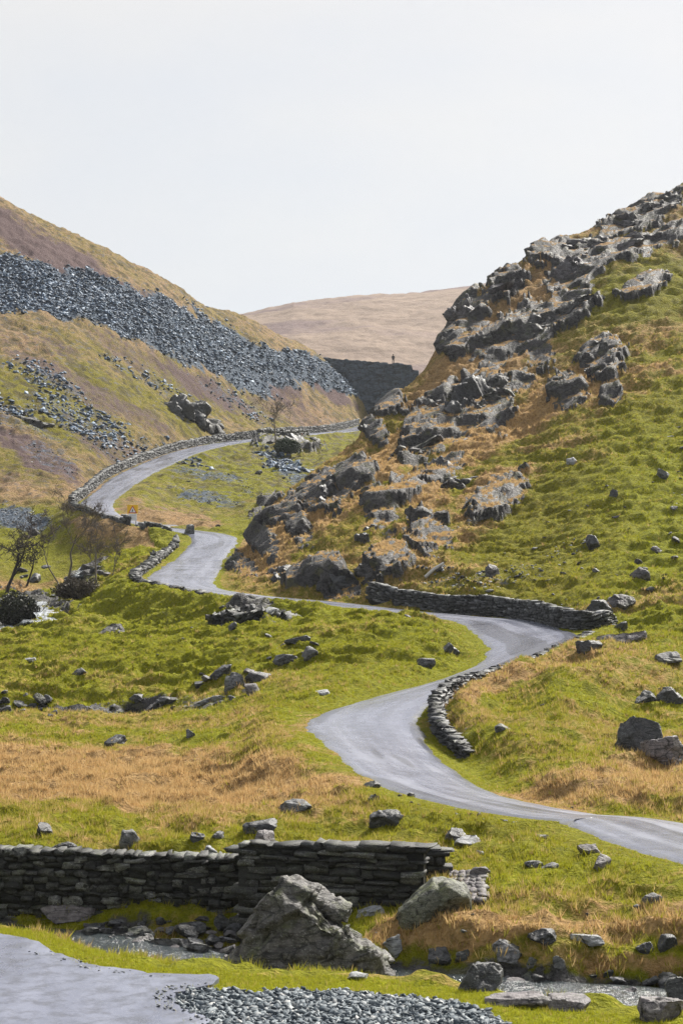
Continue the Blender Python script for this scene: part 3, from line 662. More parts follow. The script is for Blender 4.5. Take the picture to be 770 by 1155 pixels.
# ------------------------------------------------------------------ stone
def rock_material(name, dark, light, lichen=.5, moss=.25, rough=.62, scale=1.0, tone=False):
    t = NT(name); p = t.pos()
    n1 = t.noise(p, 1.4 * scale, 5, .62); n2 = t.noise(p, 6 * scale, 5, .65); n3 = t.noise(p, 24 * scale, 3, .6)
    mp = t.add('ShaderNodeMapping', inp={'Vector': p, 'Rotation': (.3, .5, .2), 'Scale': (1.5, 1.5, 9)}).outputs[0]
    st = t.noise(mp, 1.6 * scale, 4, .6)
    c = t.mix(t.ramp(n2, [(.3, 0.), (.7, 1.)]), dark, light)
    c = t.mix(t.math('MULTIPLY', t.ramp(st, [(.4, 1.), (.5, 0.)]), .55), c, tuple(v * .45 for v in dark))
    c = t.mix(t.math('MULTIPLY', t.ramp(n3, [(.6, 0.), (.68, 1.)]), lichen), c, (.33, .34, .31))
    up = t.add('ShaderNodeSeparateXYZ', inp={0: t.add('ShaderNodeNewGeometry').outputs['Normal']}).outputs['Z']
    mm = t.math('MULTIPLY', t.ramp(n1, [(.50, 0.), (.62, 1.)]), t.ramp(up, [(.35, .25), (.8, 1.)]))
    c = t.mix(t.math('MULTIPLY', mm, moss), c, (.085, .10, .022))
    if tone:
        tv = t.attr('tone').outputs['Fac']
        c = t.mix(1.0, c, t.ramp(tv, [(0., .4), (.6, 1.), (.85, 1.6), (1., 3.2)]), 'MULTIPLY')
    if not tone:
        ck = t.add('ShaderNodeTexVoronoi', feature='DISTANCE_TO_EDGE', inp={'Vector': t.add('ShaderNodeMapping', inp={'Vector': p, 'Rotation': (.2, .55, .1), 'Scale': (.55, .8, 1.5)}).outputs[0], 'Scale': 1.9 * scale}).outputs['Distance']
        c = t.mix(t.ramp(t.math('ADD', ck, t.math('MULTIPLY', t.math('SUBTRACT', n2, .5), .12)), [(.0, .85), (.045, 0.)]), c, (.010, .010, .011))
    h = t.math('ADD', t.math('MULTIPLY', n2, .6), t.math('ADD', t.math('MULTIPLY', n3, .25), t.math('MULTIPLY', st, .5)))
    return t.done(t.bsdf(c, rough, t.bump(h, .8, .09 / scale), .35))
M_CRAG = rock_material('crag_rock', (.021, .020, .020), (.092, .087, .088), .25, .3, scale=.55)
M_CRAGP = rock_material('pale_crag_rock', (.042, .039, .042), (.14, .13, .14), .35, .25, scale=.5)
M_BOULD = rock_material('grey_boulder', (.045, .047, .052), (.175, .175, .182), .5, .35, scale=1.6)
M_MOSSY = rock_material('lichened_boulder', (.050, .052, .040), (.17, .175, .135), .7, .75, scale=2.0)
M_DARK = rock_material('dark_boulder', (.018, .019, .022), (.085, .087, .094), .3, .12, .5, scale=1.5)
M_PALE = rock_material('pale_slab', (.16, .165, .175), (.33, .34, .35), .4, .05, .6, scale=1.8)
M_PURP = rock_material('pinkish_boulder', (.075, .066, .07), (.20, .18, .185), .4, .15, .6, scale=1.6)
M_WALL = rock_material('dry_stone', (.012, .013, .013), (.070, .070, .066), .5, .25, .62, scale=2.4, tone=True)
M_WALLD = rock_material('dark_dry_stone', (.018, .019, .021), (.092, .094, .098), .35, .2, .6, scale=1.4, tone=True)
MATS = dict(crag=M_CRAG, pcrag=M_CRAGP, grey=M_BOULD, mossy=M_MOSSY, dark=M_DARK, pale=M_PALE, purple=M_PURP)

_ico = {}
def ico(sub):
    if sub not in _ico:
        bm = bmesh.new(); bmesh.ops.create_icosphere(bm, subdivisions=sub, radius=1)
        _ico[sub] = (np.array([v.co[:] for v in bm.verts]), np.array([[v.index for v in f.verts] for f in bm.faces], np.int32)); bm.free()
    return _ico[sub]

def cells3(p, s):
    """Nearest-cell value and tilt in 3-D: breaks a surface into blocks."""
    i0 = np.floor(p).astype(np.int64); bd = np.full(len(p), 9e9); out = np.zeros(len(p))
    for a in (-1, 0, 1):
        for b in (-1, 0, 1):
            for c in (-1, 0, 1):
                ci = i0 + [a, b, c]; X = ci[:, 0] + ci[:, 2] * 7919; Y = ci[:, 1] - ci[:, 2] * 104729
                q = np.stack([_h(X, Y, s), _h(X, Y, s + 1), _h(X, Y, s + 2)], 1) + ci
                d = ((p - q) ** 2).sum(1)
                g = np.stack([_h(X, Y, s + 4), _h(X, Y, s + 5), _h(X, Y, s + 6)], 1) - .5
                v = _h(X, Y, s + 3) + ((p - q) * g).sum(1) * 1.3
                m = d < bd; bd = np.where(m, d, bd); out = np.where(m, v, out)
    return out

def rock_np(seed, dims, sub=4, planes=18, box=4.0, blocky=.13, fine=.016, freq=1.15):
    """A cut and weathered block of stone: half sizes dims, base at z = 0."""
    r = np.random.default_rng(seed)
    d, f = ico(sub); V = d / ((np.abs(d) ** box).sum(1) ** (1 / box))[:, None]
    for k in range(planes):
        n = r.normal(size=3); n[2] *= .8; n /= np.linalg.norm(n)
        h = r.uniform(.50, .94)
        s = V @ n - h
        V = V - np.maximum(s, 0)[:, None] * n
    dims = np.asarray(dims, float); m = dims.mean()
    q = V * dims / m
    R = np.linalg.qr(r.normal(size=(3, 3)))[0]
    b = cells3((q @ R) * freq * [1, 1, 1.8] + seed * 3.7, seed) - .5
    b2 = cells3((q @ R) * freq * 2.6 + seed * 1.7, seed + 50) - .5
    nz = vn3(q * 5 + seed, seed) - .5 + .5 * (vn3(q * 11 + seed, seed + 1) - .5)
    L = np.linalg.norm(V, axis=1)[:, None] + 1e-9
    V = V + d * (blocky * b + blocky * .4 * b2 + fine * nz)[:, None]
    V = V * dims; V[:, 2] += dims[2]
    return V, f

def rot_np(V, rx=0, ry=0, rz=0):
    return V @ np.array(Matrix.Rotation(rz, 3, 'Z') @ Matrix.Rotation(ry, 3, 'Y') @ Matrix.Rotation(rx, 3, 'X')).T

def join(parts):
    Vs, Fs, n = [], [], 0
    for V, f in parts: Vs.append(V); Fs.append(f + n); n += len(V)
    return np.vstack(Vs), np.vstack(Fs)

# ------------------------------------------------------------------ crags on the hillsides
def outcrop(px, py, rx, ry, rot, label, mat='crag', n=None, ymin=96, seed=0, hmul=1.0, ymax=205):
    r = np.random.default_rng(seed + 900)
    c = hit(px, py, ymin)
    if c[1] > ymax: c = hit(px, py + ry * .7, ymin)
    Y0 = c[1]
    n = n or int(np.clip(round(rx * ry / 110), 3, 8))
    ca, sa = math.cos(math.radians(rot)), math.sin(math.radians(rot))
    parts = []
    for k in range(n):
        e = ((k + .5) / n * 2 - 1) * .72; o = r.uniform(-.35, .35)
        qx = px + e * rx * ca - o * ry * sa; qy = py - e * rx * sa - o * ry * ca
        h = hit(qx, qy, max(ymin, Y0 - 22))
        if h[1] > Y0 + 14: h = hit(qx, qy + ry * .6, max(ymin, Y0 - 22))
        if h[1] > Y0 + 22: continue
        s = h[1] / F
        w = rx * s * r.uniform(.62, .86) * (1 if n > 3 else 1.25); hh = ry * s * r.uniform(.75, 1.15) * hmul
        V, f = rock_np(seed * 31 + k, (w, w * r.uniform(.7, 1.1), hh), 5 if rx * ry > 300 else 4, 16, 5.0, .30, .025, 1.25)
        V[:, 2] -= hh
        V = rot_np(V, r.uniform(-.35, .15), -math.radians(rot) * r.uniform(.5, 1.0), r.uniform(-.5, .5))
        parts.append((V + h + np.array([0, w * .38, -hh * .14]) - c, f))
    if not parts: return
    V, f = join(parts)
    o = mesh_np('rock_outcrop', V, f, MATS[mat]); o.location = c
    tag(o, label, 'rock outcrop', 'crags breaking through the hillsides')

OUT = [
 (748,236,26,16,28,'broken grey crag at the very top right of the skyline','crag'),(708,252,26,9,22,'row of weathered blocks stepping down the skyline below the summit crag','pcrag'),(690,243,9,7,10,'lone rounded block perched on the right skyline','pcrag'),
 (662,296,34,20,28,'large pale purplish crag with a rounded buttress near the skyline','pcrag'),(648,310,17,22,75,'rounded pale buttress bulging at the lower end of the large pale crag','pcrag'),(705,282,40,13,18,'long pale ledge of rock running up to the right edge beneath the skyline grass','pcrag'),(750,272,30,12,18,'pale rock ledge at the right edge under the summit turf','pcrag'),
 (724,326,28,13,20,'short columned purplish cliff below the pale crag with green turf above it','pcrag'),(650,352,32,17,30,'grey cliff face directly under the rounded pale buttress','crag'),(604,378,30,25,34,'tall dark cliff with vertical cracks above the orange bracken slope','crag'),
 (560,384,22,24,30,'dark broken cliff just left of the tall cracked cliff','crag'),(530,358,19,22,42,'jagged grey crag on the steep left skyline of the spur','pcrag'),(510,386,12,18,50,'dark stepped crag hanging on the left skyline above the terraced quarry wall','crag'),(568,331,27,10,38,'smooth grey rock rib along the skyline notch','pcrag'),
 (622,287,24,8,24,'low grey slab set in skyline grass left of the pale crag','pcrag'),(680,408,21,20,15,'isolated dark crag surrounded by orange bracken on the right slope','crag'),(641,446,18,18,20,'dark blocky crag below and left of the isolated one in bracken','crag'),(660,405,18,7,20,'small dark ledge above the isolated crag in bracken','crag'),
 (590,430,12,9,20,'small dark rock between two bracken terraces','crag'),(560,452,26,30,60,'rounded dark buttress at the right end of the great cliff','crag'),(532,462,26,30,35,'great black cliff face in the middle of the spur','dark'),(503,486,22,26,40,'shadowy left wing of the great black cliff','dark'),(484,468,20,14,30,'grey ribs above the left wing of the great cliff','crag'),
 (440,462,13,11,40,'dark crag on the skyline beside the far bend of the road','crag'),(424,487,9,14,60,'black crag tip on the spur edge touching the far road','dark'),(470,508,32,12,32,'long dark ledge stepping down the spur below the great cliff','crag'),(494,533,20,13,25,'dark hollowed rock below the long ledge','dark'),
 (430,576,16,24,75,'square dark tower of rock standing out from the green spur','dark'),(484,600,24,24,40,'split grey and black crag low on the spur','crag'),(545,578,34,11,30,'long tilted bluish slab crag in orange grass','pcrag'),(516,550,22,10,15,'jumble of dark rock above the tilted bluish slab','crag'),(400,543,20,13,45,'dark ledges on the upper left of the spur','dark'),(370,566,18,22,50,'black crag cluster low on the left of the spur','dark'),
 (300,575,17,6,33,'dark slab lying along the spur edge against the far green slope','crag'),(344,655,16,16,70,'fissured crag standing beside the road at the foot of the spur','crag'),(320,655,14,12,40,'low black crag in the road cutting, leftmost of those at the spur foot','dark'),(382,664,20,14,0,'smooth dark buttress beside the road right of the fissured crag','dark'),(432,650,24,16,20,'dark rocky step where the roadside wall begins','crag'),
 (300,612,14,14,25,'small broken crag above the road bend on the spur','crag'),(338,602,12,15,40,'loose dark rocks halfway up the left end of the spur','crag'),(268,640,9,12,60,'mossy rock corner at the inside of the blind bend','crag'),(415,610,12,12,20,'narrow dark cleft rock under the square tower','dark'),
]
for i, a in enumerate(OUT): outcrop(*a[:6], mat=a[6], seed=i + 1)
OUT2 = [(208,468,26,20,-25,'black crag on the left mountain just above the upper road','dark',160,330),(236,485,18,12,-10,'low dark crag beside the upper road, right of the black one','crag',160,330),(328,500,16,13,-30,'dark overhanging rock on the slope below the lone far tree','dark',160,330),(303,502,14,6,-15,'mossy ledge left of the overhanging rock below the far road','crag',160,330),(352,500,16,8,-20,'small rock step right of the far shrub','crag',160,330),
        (28,472,20,9,-20,'faint grey crag high on the left mountain','crag',160,330)]
for i, a in enumerate(OUT2): outcrop(*a[:6], mat=a[6], ymin=a[7], ymax=a[8] + 30, seed=i + 200)

# ------------------------------------------------------------------ single boulders: (photo x, foot y, width, height in photo pixels, label, stone, turn, lean)
def boulder(px, py, w, h, label, mat='grey', rz=None, lean=0, ymin=18., seed=0, name='boulder', cat='boulder', group=None, depth=.8, sub=5, sink=.22, box=3.0, Y=None, planes=16):
    r = np.random.default_rng(seed + 5000)
    c = hit(px, py, ymin, ZT) if Y is None else np.array([(px - CX) / F * Y, Y, float(gz((px - CX) / F * Y, Y))])
    s = c[1] / F
    a = w * s / 2 * 1.05; hh = h * s / 2 * .9 / (1 - sink)
    V, f = rock_np(seed + 3000, (a, max(a * depth, hh * .8), hh), sub, planes, box, .12, .02, 1.2)
    V = rot_np(V, 0, math.radians(lean), 0)
    V[:, 2] -= 2 * hh * sink
    o = mesh_np(name, V, f, MATS[mat]); o.location = (c[0], c[1] + a * depth * .8, float(gz(c[0], c[1] + a * depth * .8)) * .5 + c[2] * .5)
    o.rotation_euler = (0, 0, r.uniform(-.35, .35) if rz is None else rz)
    return tag(o, label, cat, group)

BOULD = [
 (490,1037,78,50,'rounded lichen covered boulder at the right end of the front wall','mossy',0,0),(541,1119,60,30,'flat topped dark block on the near bank of the stream','dark',.1,0),(497,1094,40,22,'dark angular rock in dry grass left of the flat topped block','dark',.3,8),(572,1092,50,18,'long dark slab behind the flat topped block','grey',0,4),
 (618,1072,44,16,'dark wedge of slate in the straw coloured grass','dark',.2,6),(664,1069,48,9,'pale flat slab next to the dark slate wedge','pale',0,3),(728,1078,22,14,'mossy dark rock near the right edge, left one of a pair','dark',.1,0),(752,1076,30,18,'mossy dark rock touching the right edge, right one of a pair','dark',.5,0),
 (748,1152,50,36,'rounded boulder in the bottom right corner beside the stream','purple',.2,0),(768,1132,36,30,'boulder cut off by the right edge above the corner boulder','dark',0,0),(585,1137,74,18,'broad pinkish slab at the stream edge','purple',0,4),(640,1142,56,16,'low pinkish rock in the stream right of the broad slab','purple',.2,0),
 (600,1098,18,12,'small grey stone in the straw grass behind the flat block','grey',.2,0),(630,1096,18,12,'grey stone in the straw grass, right neighbour of a similar one','grey',.9,0),(520,1086,18,14,'dark pointed stone left of the long dark slab','dark',.4,0),
 (192,1079,58,27,'rounded greenish boulder sitting in the stream under the front wall','grey',0,0),(80,1049,72,18,'long smooth slab at the foot of the front wall','purple',0,9),(158,1062,34,14,'cobble with a mossy top in front of the wall foot','grey',.2,0),(214,1056,36,14,'low wide stone against the wall foot near the stream','grey',.4,0),(252,1056,26,20,'dark stone pile rock at the wall foot left of the great boulder','dark',.2,0),
 (420,1035,48,10,'thin pale slab leaning at the foot of the right wall section','pale',0,-14),(440,1078,26,26,'bluish flat stone on the bank behind the great boulder','pale',.3,12),(405,1106,30,7,'small pale stone on the mown strip below the great boulder','pale',0,0),
 (332,917,44,15,'low dark boulder alone in the tawny grass','grey',0,0),(297,957,36,20,'brown rounded stone just above the wall','purple',0,0),(296,941,40,12,'dark overhanging slab behind the brown rounded stone','dark',0,-6),(238,970,24,14,'pale stone just above the wall in a small group','pale',.1,0),(222,953,18,12,'black stone at the top of a small group above the wall','dark',.1,0),(246,949,18,10,'grey stone beside the black one above the wall','grey',.5,0),
 (143,960,26,22,'pointed grey stone peeping over the wall','grey',.2,0),(72,962,36,10,'dark rubble stone on top of the grass edge by the wall','dark',0,0),(49,944,24,16,'dark stone with a pale companion on the left grass','dark',.2,0),(438,934,44,18,'black mossy rock in the hollow below the road','dark',.2,-10),(422,903,14,10,'small dark stone beneath the road edge above the hollow rock','dark',.2,0),
 (514,946,30,13,'dark tilted slab on the green bank below the road','dark',.2,-8),(529,954,30,11,'bluish tilted slab beside the dark one on the green bank','pale',.2,-18),(612,947,17,6,'small white stone on the green bank','pale',0,0),(542,966,12,6,'white pebble sized stone below the bluish slab','pale',0,0),(679,963,22,26,'leaning grey slab beside the near road','purple',.2,-38),(682,979,26,19,'square grey block below the leaning slab','purple',.2,-6),
 (604,980,24,7,'flat dark slate on the bank, left of two','dark',0,0),(622,979,24,6,'flat pale edged slate on the bank, right of two','grey',0,-6),(738,1019,26,12,'grey stone under the dark turf step at the right','grey',0,0),(548,992,26,16,'tilted slab at the edge of the paved patch','purple',.3,-30),(420,889,22,9,'dark stone at the road edge on the near bend','dark',0,0),(463,899,10,5,'small dark stone at the road edge','dark',0,0),
 (722,848,46,46,'big black boulder in the right field','dark',.3,0),(750,866,52,30,'pale topped block in front of the big black boulder','purple',.1,3),(729,794,28,15,'small black rectangular block in the right field','dark',.1,2),(764,793,34,20,'dark wedge rock cut by the right edge above the big black boulder','dark',.3,-20),(754,750,44,11,'low dark rock at the right edge of the field','grey',0,0),
 (664,736,32,17,'dark angular rock at the end of the small bend wall','dark',.1,0),(704,727,52,17,'long pinkish slab right of the angular rock','purple',.1,-6),(701,713,22,10,'black slate block above the long pinkish slab','dark',.2,-14),(700,690,34,17,'grey rock on the turf above the roadside wall end','pcrag',.2,0),(676,692,34,16,'dark rock beside the grey one above the wall end','dark',.2,0),(565,826,20,9,'small grey flat rock alone in the green field','grey',.4,0),
 (724,653,20,18,'upright grey and black stone on the right hillside','pcrag',.2,-10),(671,620,16,16,'black upright stone on the hillside above the wall','dark',.2,-20),(741,624,18,8,'grey boulder at the right on the hillside above the upright stone','pcrag',.2,0),(692,562,12,9,'dark stone high on the right hillside','dark',.1,0),(555,652,16,14,'grey wedge stone above the roadside wall','pcrag',.1,0),(754,540,18,14,'bluish black boulder high on the right turf','grey',.1,-25),(645,525,15,9,'pale grey boulder in the middle of the right hillside','pale',.1,0),
 (480,753,28,10,'dark slab on the green inside the bend','dark',.1,0),(506,737,30,15,'dark boulder near the inner road edge of the bend','dark',.1,0),(366,786,20,7,'pale flat stone above the inner road edge','pale',.1,-10),
 (134,718,40,16,'tilted grey slab bedded in the green mound','pcrag',0,-38),(89,764,20,10,'small black rock step on the green mound','dark',.1,0),(34,748,18,7,'pale flat stone on the lower mound','pale',.1,-8),(131,840,26,11,'dark boulder at the top edge of the tawny grass','dark',0,0),(214,833,12,10,'small upright stone at the tawny grass edge','grey',0,0),
 (155,803,34,12,'long grey boulder at the foot of the mound','grey',0,0),(190,798,34,13,'dark boulder touching the long one at the foot of the mound','dark',0,0),(322,745,28,13,'dark low rock in the scatter on the island slope','dark',.2,0),(351,744,30,13,'split grey rock right of the dark low one','grey',.2,0),(335,727,28,10,'rounded dark rock above the split grey one','dark',.2,0),
 (262,780,30,20,'grey block at the heart of the island rock heap','grey',.1,0),(291,770,30,14,'dark block in the upper right of the island rock heap','dark',.1,0),(236,792,34,8,'pale flat slab at the lower left of the island rock heap','pale',.1,-8),(250,768,28,14,'dark block at the upper left of the island rock heap','dark',.1,0),(285,784,26,12,'pinkish block low in the island rock heap','purple',.1,0),(228,783,28,10,'dark flat rock at the left tip of the island rock heap','dark',.1,0),(262,712,14,10,'dark stone below the rubble bank under the road','dark',.1,0),
 (38,605,14,10,'lone dark boulder on the grass below the left scree','crag',.1,0),(214,603,14,12,'block marking the end of the lower road wall','grey',.1,0),
]
for i, b in enumerate(BOULD):
    ymin = 18
    if b[0] == 38: ymin = 140
    sl = b[3] < b[2] * .42
    boulder(*b[:5], mat=b[5], rz=b[6], lean=b[7], seed=i, name='stone_slab' if sl and ('slab' in b[4] or 'slate' in b[4]) else 'boulder', cat='slab' if sl and ('slab' in b[4] or 'slate' in b[4]) else 'boulder',
            sub=5 if b[2] > 30 else 4, box=5.0 if ('block' in b[4] or 'rectangular' in b[4] or 'slab' in b[4]) else 2.6, ymin=ymin, sink=.42, planes=7 if 'round' in b[4] else 16)

# the great boulder in front of the wall: two leaning masses with a joint between them
def hull_np(pts, levels, amp, seed, freq):
    bm = bmesh.new()
    for p in pts: bm.verts.new(p)
    bmesh.ops.convex_hull(bm, input=bm.verts[:])
    bmesh.ops.delete(bm, geom=[v for v in bm.verts if not v.link_faces], context='VERTS')
    bmesh.ops.triangulate(bm, faces=bm.faces[:])
    for k in range(levels):
        bmesh.ops.subdivide_edges(bm, edges=[e for e in bm.edges if e.calc_length() > .035], cuts=1, use_grid_fill=True)
    bmesh.ops.triangulate(bm, faces=bm.faces[:])
    bm.normal_update()
    V = np.array([v.co[:] for v in bm.verts]); N = np.array([v.normal[:] for v in bm.verts]); f = np.array([[v.index for v in q.verts] for q in bm.faces], np.int32); bm.free()
    R = np.array(Matrix.Rotation(.65, 3, 'Y'))
    q = V @ R.T
    b = cells3(q * freq * [1, 1, 2.2] + seed, seed) - .5; b2 = cells3(q * freq * 3 * [1, 1, 1.6] + seed, seed + 9) - .5
    nz = vn3(V * 9, seed) - .5 + .5 * (vn3(V * 22, seed + 1) - .5)
    return V + N * (amp * b + amp * .45 * b2 + amp * .35 * nz)[:, None], f
def great_boulder():
    Y = 31.6; s = 100 * Y / F
    A = [(-.98,.0,.02),(-.80,-.22,.16),(-.62,-.05,.50),(-.56,.1,.72),(-.42,.02,1.0),(-.28,.2,1.08),(.05,.30,.86),(.22,-.18,.62),(.50,.25,.55),(.80,-.22,.30),(.92,.2,.22),(1.0,.0,-.12),(.66,-.42,-.12),(.0,-.48,-.1),(-.62,-.42,-.08),(.8,.8,-.1),(-.6,.8,-.1),(.0,.8,.6)]
    B = [(-.36,.10,1.02),(-.28,.20,1.15),(-.12,.34,1.15),(.02,.12,.98),(.46,.18,.60),(.52,.30,.74),(.28,.42,.95),(-.05,.6,1.08),(.4,.6,.6),(-.3,.5,.9)]
    pa = hull_np(A, 5, .10, 11, 1.7); pb = hull_np(B, 5, .07, 23, 2.0)
    V, f = join([pa, pb]); V = V * s * [1, 1, .92]
    x = (345 - CX) / F * Y
    z = (CY - 1100) / F * Y
    o = mesh_np('boulder', V, f, rock_material('great_boulder_rock', (.022, .021, .019), (.135, .126, .118), .5, .6, .6, scale=1.5)); o.location = (x, Y, z)
    tag(o, 'great leaning boulder with a split top slab in front of the wall', 'boulder')
great_boulder()

# ------------------------------------------------------------------ scattered stones: six shapes, copied
PROTO = [mesh_np('stone', *rock_np(7000 + i, d, 4, 16, 4, .14, .02, 1.2), MATS[m]) for i, (d, m) in enumerate(
    [((.5,.4,.3),'grey'),((.5,.42,.2),'pcrag'),((.5,.35,.36),'dark'),((.5,.45,.14),'pale'),((.5,.4,.24),'purple'),((.5,.4,.34),'crag')])]
PROTO_USED = [False] * 6
def stone(x, y, size, kinds, label, group, r, flat=False, sink=.9, z=None):
    k = int(r.choice(kinds)); o = PROTO[k]
    if PROTO_USED[k]: o = o.copy(); COL.objects.link(o)
    PROTO_USED[k] = True
    zz = float(gz(x, y)) if z is None else z
    if 'stream' in label and y < 41 or 'bed' in label: zz = max(zz, WATER_Z - .03 + size * .1)
    o.location = (x, y, zz - size * .3 * sink); o.rotation_euler = (r.uniform(-.35, .35), r.uniform(-.35, .35), r.uniform(0, 6.28))
    o.scale = (size * r.uniform(.8, 1.25), size * r.uniform(.8, 1.2), size * r.uniform(.55, 1.0))
    tag(o, label, 'stone', group)
def scatter(n, px0, px1, py0, py1, smin, smax, kinds, label, group, seed, y0, y1, test=None, pw=2.2):
    r = np.random.default_rng(seed); k = 0; tries = 0
    while k < n and tries < n * 40:
        tries += 1
        px, py = r.uniform(px0, px1), r.uniform(py0, py1)
        if test and not test(px, py): continue
        h = hit(px, py, y0, ZT)
        if not (y0 <= h[1] <= y1): continue
        i = np.searchsorted(YR, h[1]); c = np.searchsorted(U, h[0] / h[1])
        if road_d[min(i, NR - 1), min(c, nu - 1)] < .25: continue
        stone(h[0], h[1], (smin + (smax - smin) * r.uniform() ** pw) * h[1] / F, kinds, label, group, r); k += 1
scatter(54, 500, 770, 440, 690, 4, 16, [0,1,1,3,3,5], 'small weathered stone among many strewn over the green right hillside', 'stones strewn over the right hillside', 1, 93, 175, lambda x, y: y > 690 - (x - 480) * .75)
scatter(18, 480, 640, 640, 675, 4, 13, [0,1,2,5], 'loose rubble stone on the slope just above the roadside wall', 'rubble above the roadside wall', 2, 93, 115)
scatter(56, 90, 285, 1036, 1085, 8, 34, [0,1,4,2], 'cobble in the stream bed at the foot of the front wall', 'cobbles below the front wall', 3, 33.5, 39.5)
scatter(34, 440, 770, 1095, 1145, 8, 30, [0,1,4,2], 'cobble along the stream at the bottom right', 'cobbles along the right stretch of the stream', 4, 30.5, 36)
scatter(15, 420, 720, 925, 1060, 4, 13, [0,1,2,3], 'small stone lying in the grass between the front wall and the near road', 'stones on the bank below the near road', 5, 34, 47)
scatter(12, 440, 720, 890, 985, 5, 9, [2,2,0], 'dark stone edging the near stretch of road', 'stones edging the near road', 6, 36, 56, lambda x, y: abs(y - np.interp(x, [410,460,550,635,700,740], [884,901,920,928,952,972])) < 6)
scatter(18, 215, 370, 715, 800, 6, 22, [0,1,2,4], 'stone of the rocky scatter on the island slope inside the bend', 'stones on the island slope', 7, 66, 100, lambda x, y: abs((y - 790) + (x - 215) * .55) < 26)
scatter(10, 60, 520, 690, 800, 4, 11, [0,1,2,3], 'small stone dotted on the bright green slope below the road', 'stones on the green slope', 8, 64, 115)
scatter(18, 0, 62, 782, 812, 8, 24, [0,2,2,5], 'slaty rock of the heap at the left edge by the small stream', 'rock heap at the left edge', 9, 68, 90)
scatter(12, 70, 240, 790, 808, 6, 14, [0,1,2], 'rock along the little stream below the green mound', 'rocks along the little stream', 10, 68, 90)
scatter(10, 490, 770, 740, 915, 4, 12, [0,2,4,1], 'small stone scattered in the right field', 'stones in the right field', 11, 46, 86)
scatter(24, 0, 130, 640, 712, 6, 20, [0,1,2,4,5], 'rock in the tumbling stream by the bare trees', 'rocks of the upper stream', 12, 112, 165, lambda x, y: y < 712 - x * .45)
scatter(16, 240, 330, 680, 716, 6, 15, [2,2,0,5], 'dark rock fallen from the rubble bank under the road', 'rocks under the rubble bank', 13, 95, 112)
scatter(20, 0, 420, 440, 580, 4, 10, [1,3,5,0], 'far off stone on the slopes above the upper road', 'stones on the left mountain', 14, 185, 370)
scatter(10, 160, 360, 520, 598, 4, 11, [1,5,0,2], 'stone on the green slope between the upper road and the spur', 'stones below the upper road', 15, 168, 280)
for i in range(6):
    if not PROTO_USED[i]: bpy.data.objects.remove(PROTO[i])
